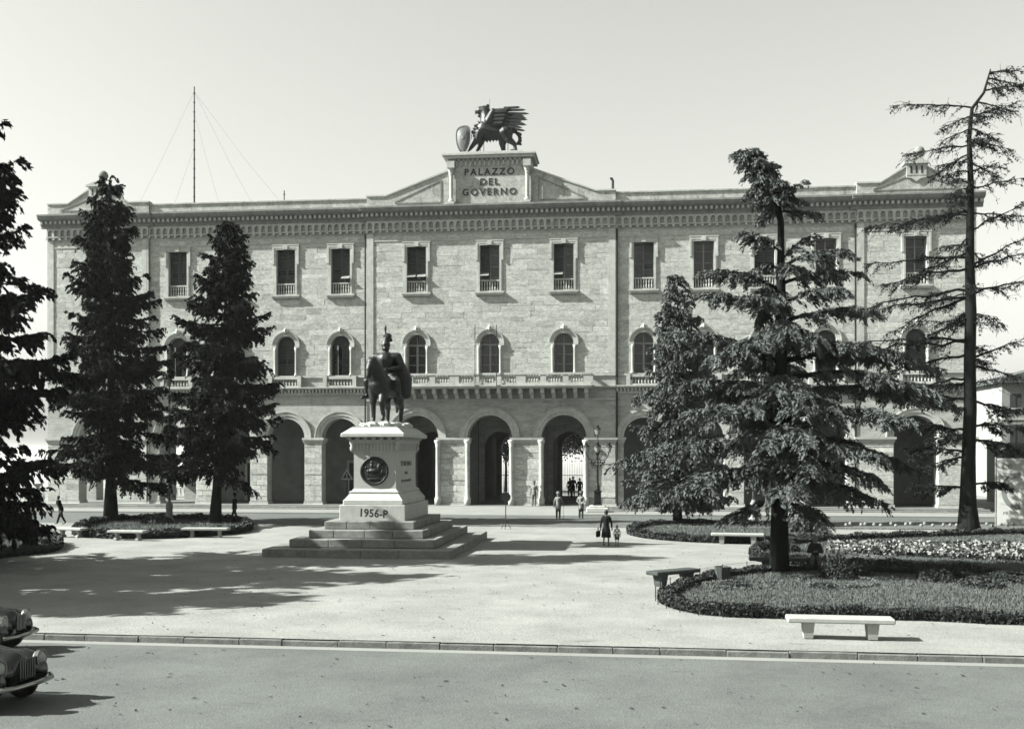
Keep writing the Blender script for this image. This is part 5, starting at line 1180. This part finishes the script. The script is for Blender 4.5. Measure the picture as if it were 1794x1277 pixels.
person('person in dark clothes sitting on the bench behind the cedar', P_(1428, 1001), face(-.1, -1), 1.68, 'cloth_mid', 'cloth_grey', 'pale_hair', sit=True, coat=True)
for x, y, lab, hh, top in ((-5.35, 94.2, 'left dark figure inside the right passage', 1.6, 'cloth_dark'), (-4.95, 92.0, 'tall figure in dark coat inside the right passage', 1.78, 'cloth_dark'), (-4.45, 93.4, 'right figure inside the right passage', 1.6, 'cloth_mid')):
    person(lab, (x, y, FL), face(.1, -1), hh, top, 'cloth_dark', coat=True)

# ------------------------------------------------------------------ cars
def car(label, loc, rz, seed=0):
    t = thing('parked_car', label, 'car', loc, rz)             # nose towards +x, ground at z=0, length 3.9
    caps = []; balls = []
    for s_ in (-1, 1):
        balls += [((1.28, s_*.58, .52), .36, (1.5, .62, 1.05)), ((-1.25, s_*.60, .50), .36, (1.6, .5, 1.0))]
        caps += [((1.2, s_*.42, .62), .2, (-1.2, s_*.5, .6), .22), ((.9, s_*.5, .42), .18, (-.9, s_*.56, .42), .18)]
    caps += [((1.55, 0, .72), .24, (.5, 0, .80), .34), ((.4, 0, .72), .42, (-1.2, 0, .72), .42), ((-1.2, 0, .75), .36, (-1.75, 0, .62), .26), ((1.5, -.2, .6), .25, (1.5, .2, .6), .25)]
    caps += [((.2, s_*.3, .95), .3, (-.85, s_*.3, .95), .32) for s_ in (-1, 1)]+[((.0, s_*.25, 1.22), .2, (-.75, s_*.25, 1.22), .2) for s_ in (-1, 1)]+[((-.9, 0, 1.05), .35, (-1.35, 0, .8), .3)]
    fuse('body', caps, .04, 'car_paint', t, 6, balls=balls)
    for s_ in (-1, 1):
        for x in (1.25, -1.22):
            mb = MB(); mb.lathe([(.2, -.07), (.28, -.08), (.31, -.04), (.31, .04), (.28, .08), (.2, .07)], n=20); w_ = mb.build('wheel', 'rubber', t, smooth=True, loc=(x, s_*.66, .31), rot=(R(90), 0, 0))
            mb = MB(); mb.lathe([(.19, -.06), (.12, -.085), (.02, -.09), (.02, .09), (.12, .085), (.19, .06)], n=16); mb.build('hub_cap', 'chrome', w_, smooth=True)
        mb = MB(); mb.ball((0, 0, 0), .13, 14, 10, (.8, 1, 1)); hl = mb.build('headlight', 'lamp_glass', t, smooth=True, loc=(1.66, s_*.56, .74))
        mb = MB(); mb.ring(0, 0, .125, .15, -.04, .03, 0, 2*math.pi, 20); mb.build('headlight_rim', 'chrome', hl, rot=(0, 0, R(90)), loc=(.02, 0, 0))
        for x0, x1, z0, z1 in ((.28, -.28, 1.0, 1.33), (-.33, -.85, 1.0, 1.33)):
            mb = MB(); mb.prism([(x0+.12, z0), (x1, z0), (x1+.02, z1), (x0-.12, z1)], s_*.56, s_*.57+s_*.012); o_ = mb.build('side_window', 'glass', t); o_.location = (0, s_*.045, 0)
        mb = MB(); mb.box(-.02, .1, s_*.68-.012, s_*.68+.012, .86, .89); mb.build('door_handle', 'chrome', t)
    mb = MB(); mb.hexa([(.5, -.46, 1.0), (.5, .46, 1.0), (.47, .46, 1.0), (.47, -.46, 1.0), (.23, -.42, 1.34), (.23, .42, 1.34), (.2, .42, 1.34), (.2, -.42, 1.34)]); mb.build('windscreen', 'glass', t)
    for x, nm in ((1.98, 'front_bumper'), (-2.02, 'rear_bumper')):
        sg_ = 1 if x > 0 else -1; mb = MB(); mb.tube([(x-sg_*.22, -.72, .42), (x-.04*sg_, -.5, .42), (x, 0, .42), (x-.04*sg_, .5, .42), (x-sg_*.22, .72, .42)], .045, 8); mb.build(nm, 'chrome', t, smooth=True)
        for s_ in (-1, 1): mb = MB(); mb.tube([(x-sg_*.5, s_*.3, .42), (x-.03*sg_, s_*.3, .42)], .03, 6); mb.build('bumper_bracket', 'iron', t)
    for i in range(7):
        mb = MB(); mb.box(1.78, 1.82, -.2+i*.065, -.185+i*.065, .48, .82); mb.build('grille_bar', 'chrome', t)
    mb = MB(); mb.tube([(1.75, 0, .93), (1.1, 0, 1.07), (.55, 0, 1.13)], .012, 5); mb.build('hood_trim', 'chrome', t)
    return t
car('black rounded car at the bottom left corner, nose towards the square', (-12.05, 17.6, -.13), R(-4))
car('black rounded car parked behind the corner car at the left edge', (-14.95, 22.0, -.13), R(6))
car('dark car parked behind the poster panel at the right edge', (24.6, 70.0, 0), R(176))
clump('garden_bush', 'dark evergreen shrub beside the low building at the right edge', 'bush', Vector((29.5, 84, 0)), 2.4, 4.6, 5000, 'broad_leaves', .22)

# dry leaves and grit lying on the square and the road
n = 900; x = RG.uniform(-16, 12, n); yy = RG.uniform(16, 46, n); z = np.where(yy > 23.9-.022*x, .012, -.122); ok = ~(inside(x, yy, B1) | ((np.abs(yy-23.6) < .6)) | ((np.abs(x+10.95) < 4.1) & (yy > 42))); x = x[ok]; yy = yy[ok]; z = z[ok]; n = len(x)
a_ = RG.uniform(0, 6.28, n); k_ = RG.uniform(.015, .05, n)*RG.choice([1, 1, 1.6], n); dv = np.stack([np.cos(a_)*k_, np.sin(a_)*k_, RG.uniform(0, .012, n)], 1); dw = np.stack([-np.sin(a_)*k_*.5, np.cos(a_)*k_*.5, RG.uniform(0, .012, n)], 1); Cc = np.stack([x, yy, z+.012], 1)
o = stuff(quads('dry_leaves', np.stack([Cc-dv, Cc+dw, Cc+dv, Cc-dw], 1), 'soil')); o['label'] = 'dry leaves and grit scattered over the square and road'; o['category'] = 'leaves'
# ------------------------------------------------------------------ the hazy air over the valley
mb = MB(); mb.box(-17000, 17000, -17000, 17100, -142, 36); hz_ = mb.build('haze', None); stuff(hz_)
hm = bpy.data.materials.new('haze'); hm.use_nodes = True; n_ = hm.node_tree.nodes; n_.clear()
ho = n_.new('ShaderNodeOutputMaterial'); pv = n_.new('ShaderNodeVolumePrincipled'); pv.inputs['Color'].default_value = (.95, .95, .92, 1); pv.inputs['Density'].default_value = 0.0001; pv.inputs['Anisotropy'].default_value = 0.2
hm.node_tree.links.new(pv.outputs[0], ho.inputs['Volume']); hz_.data.materials.append(hm)
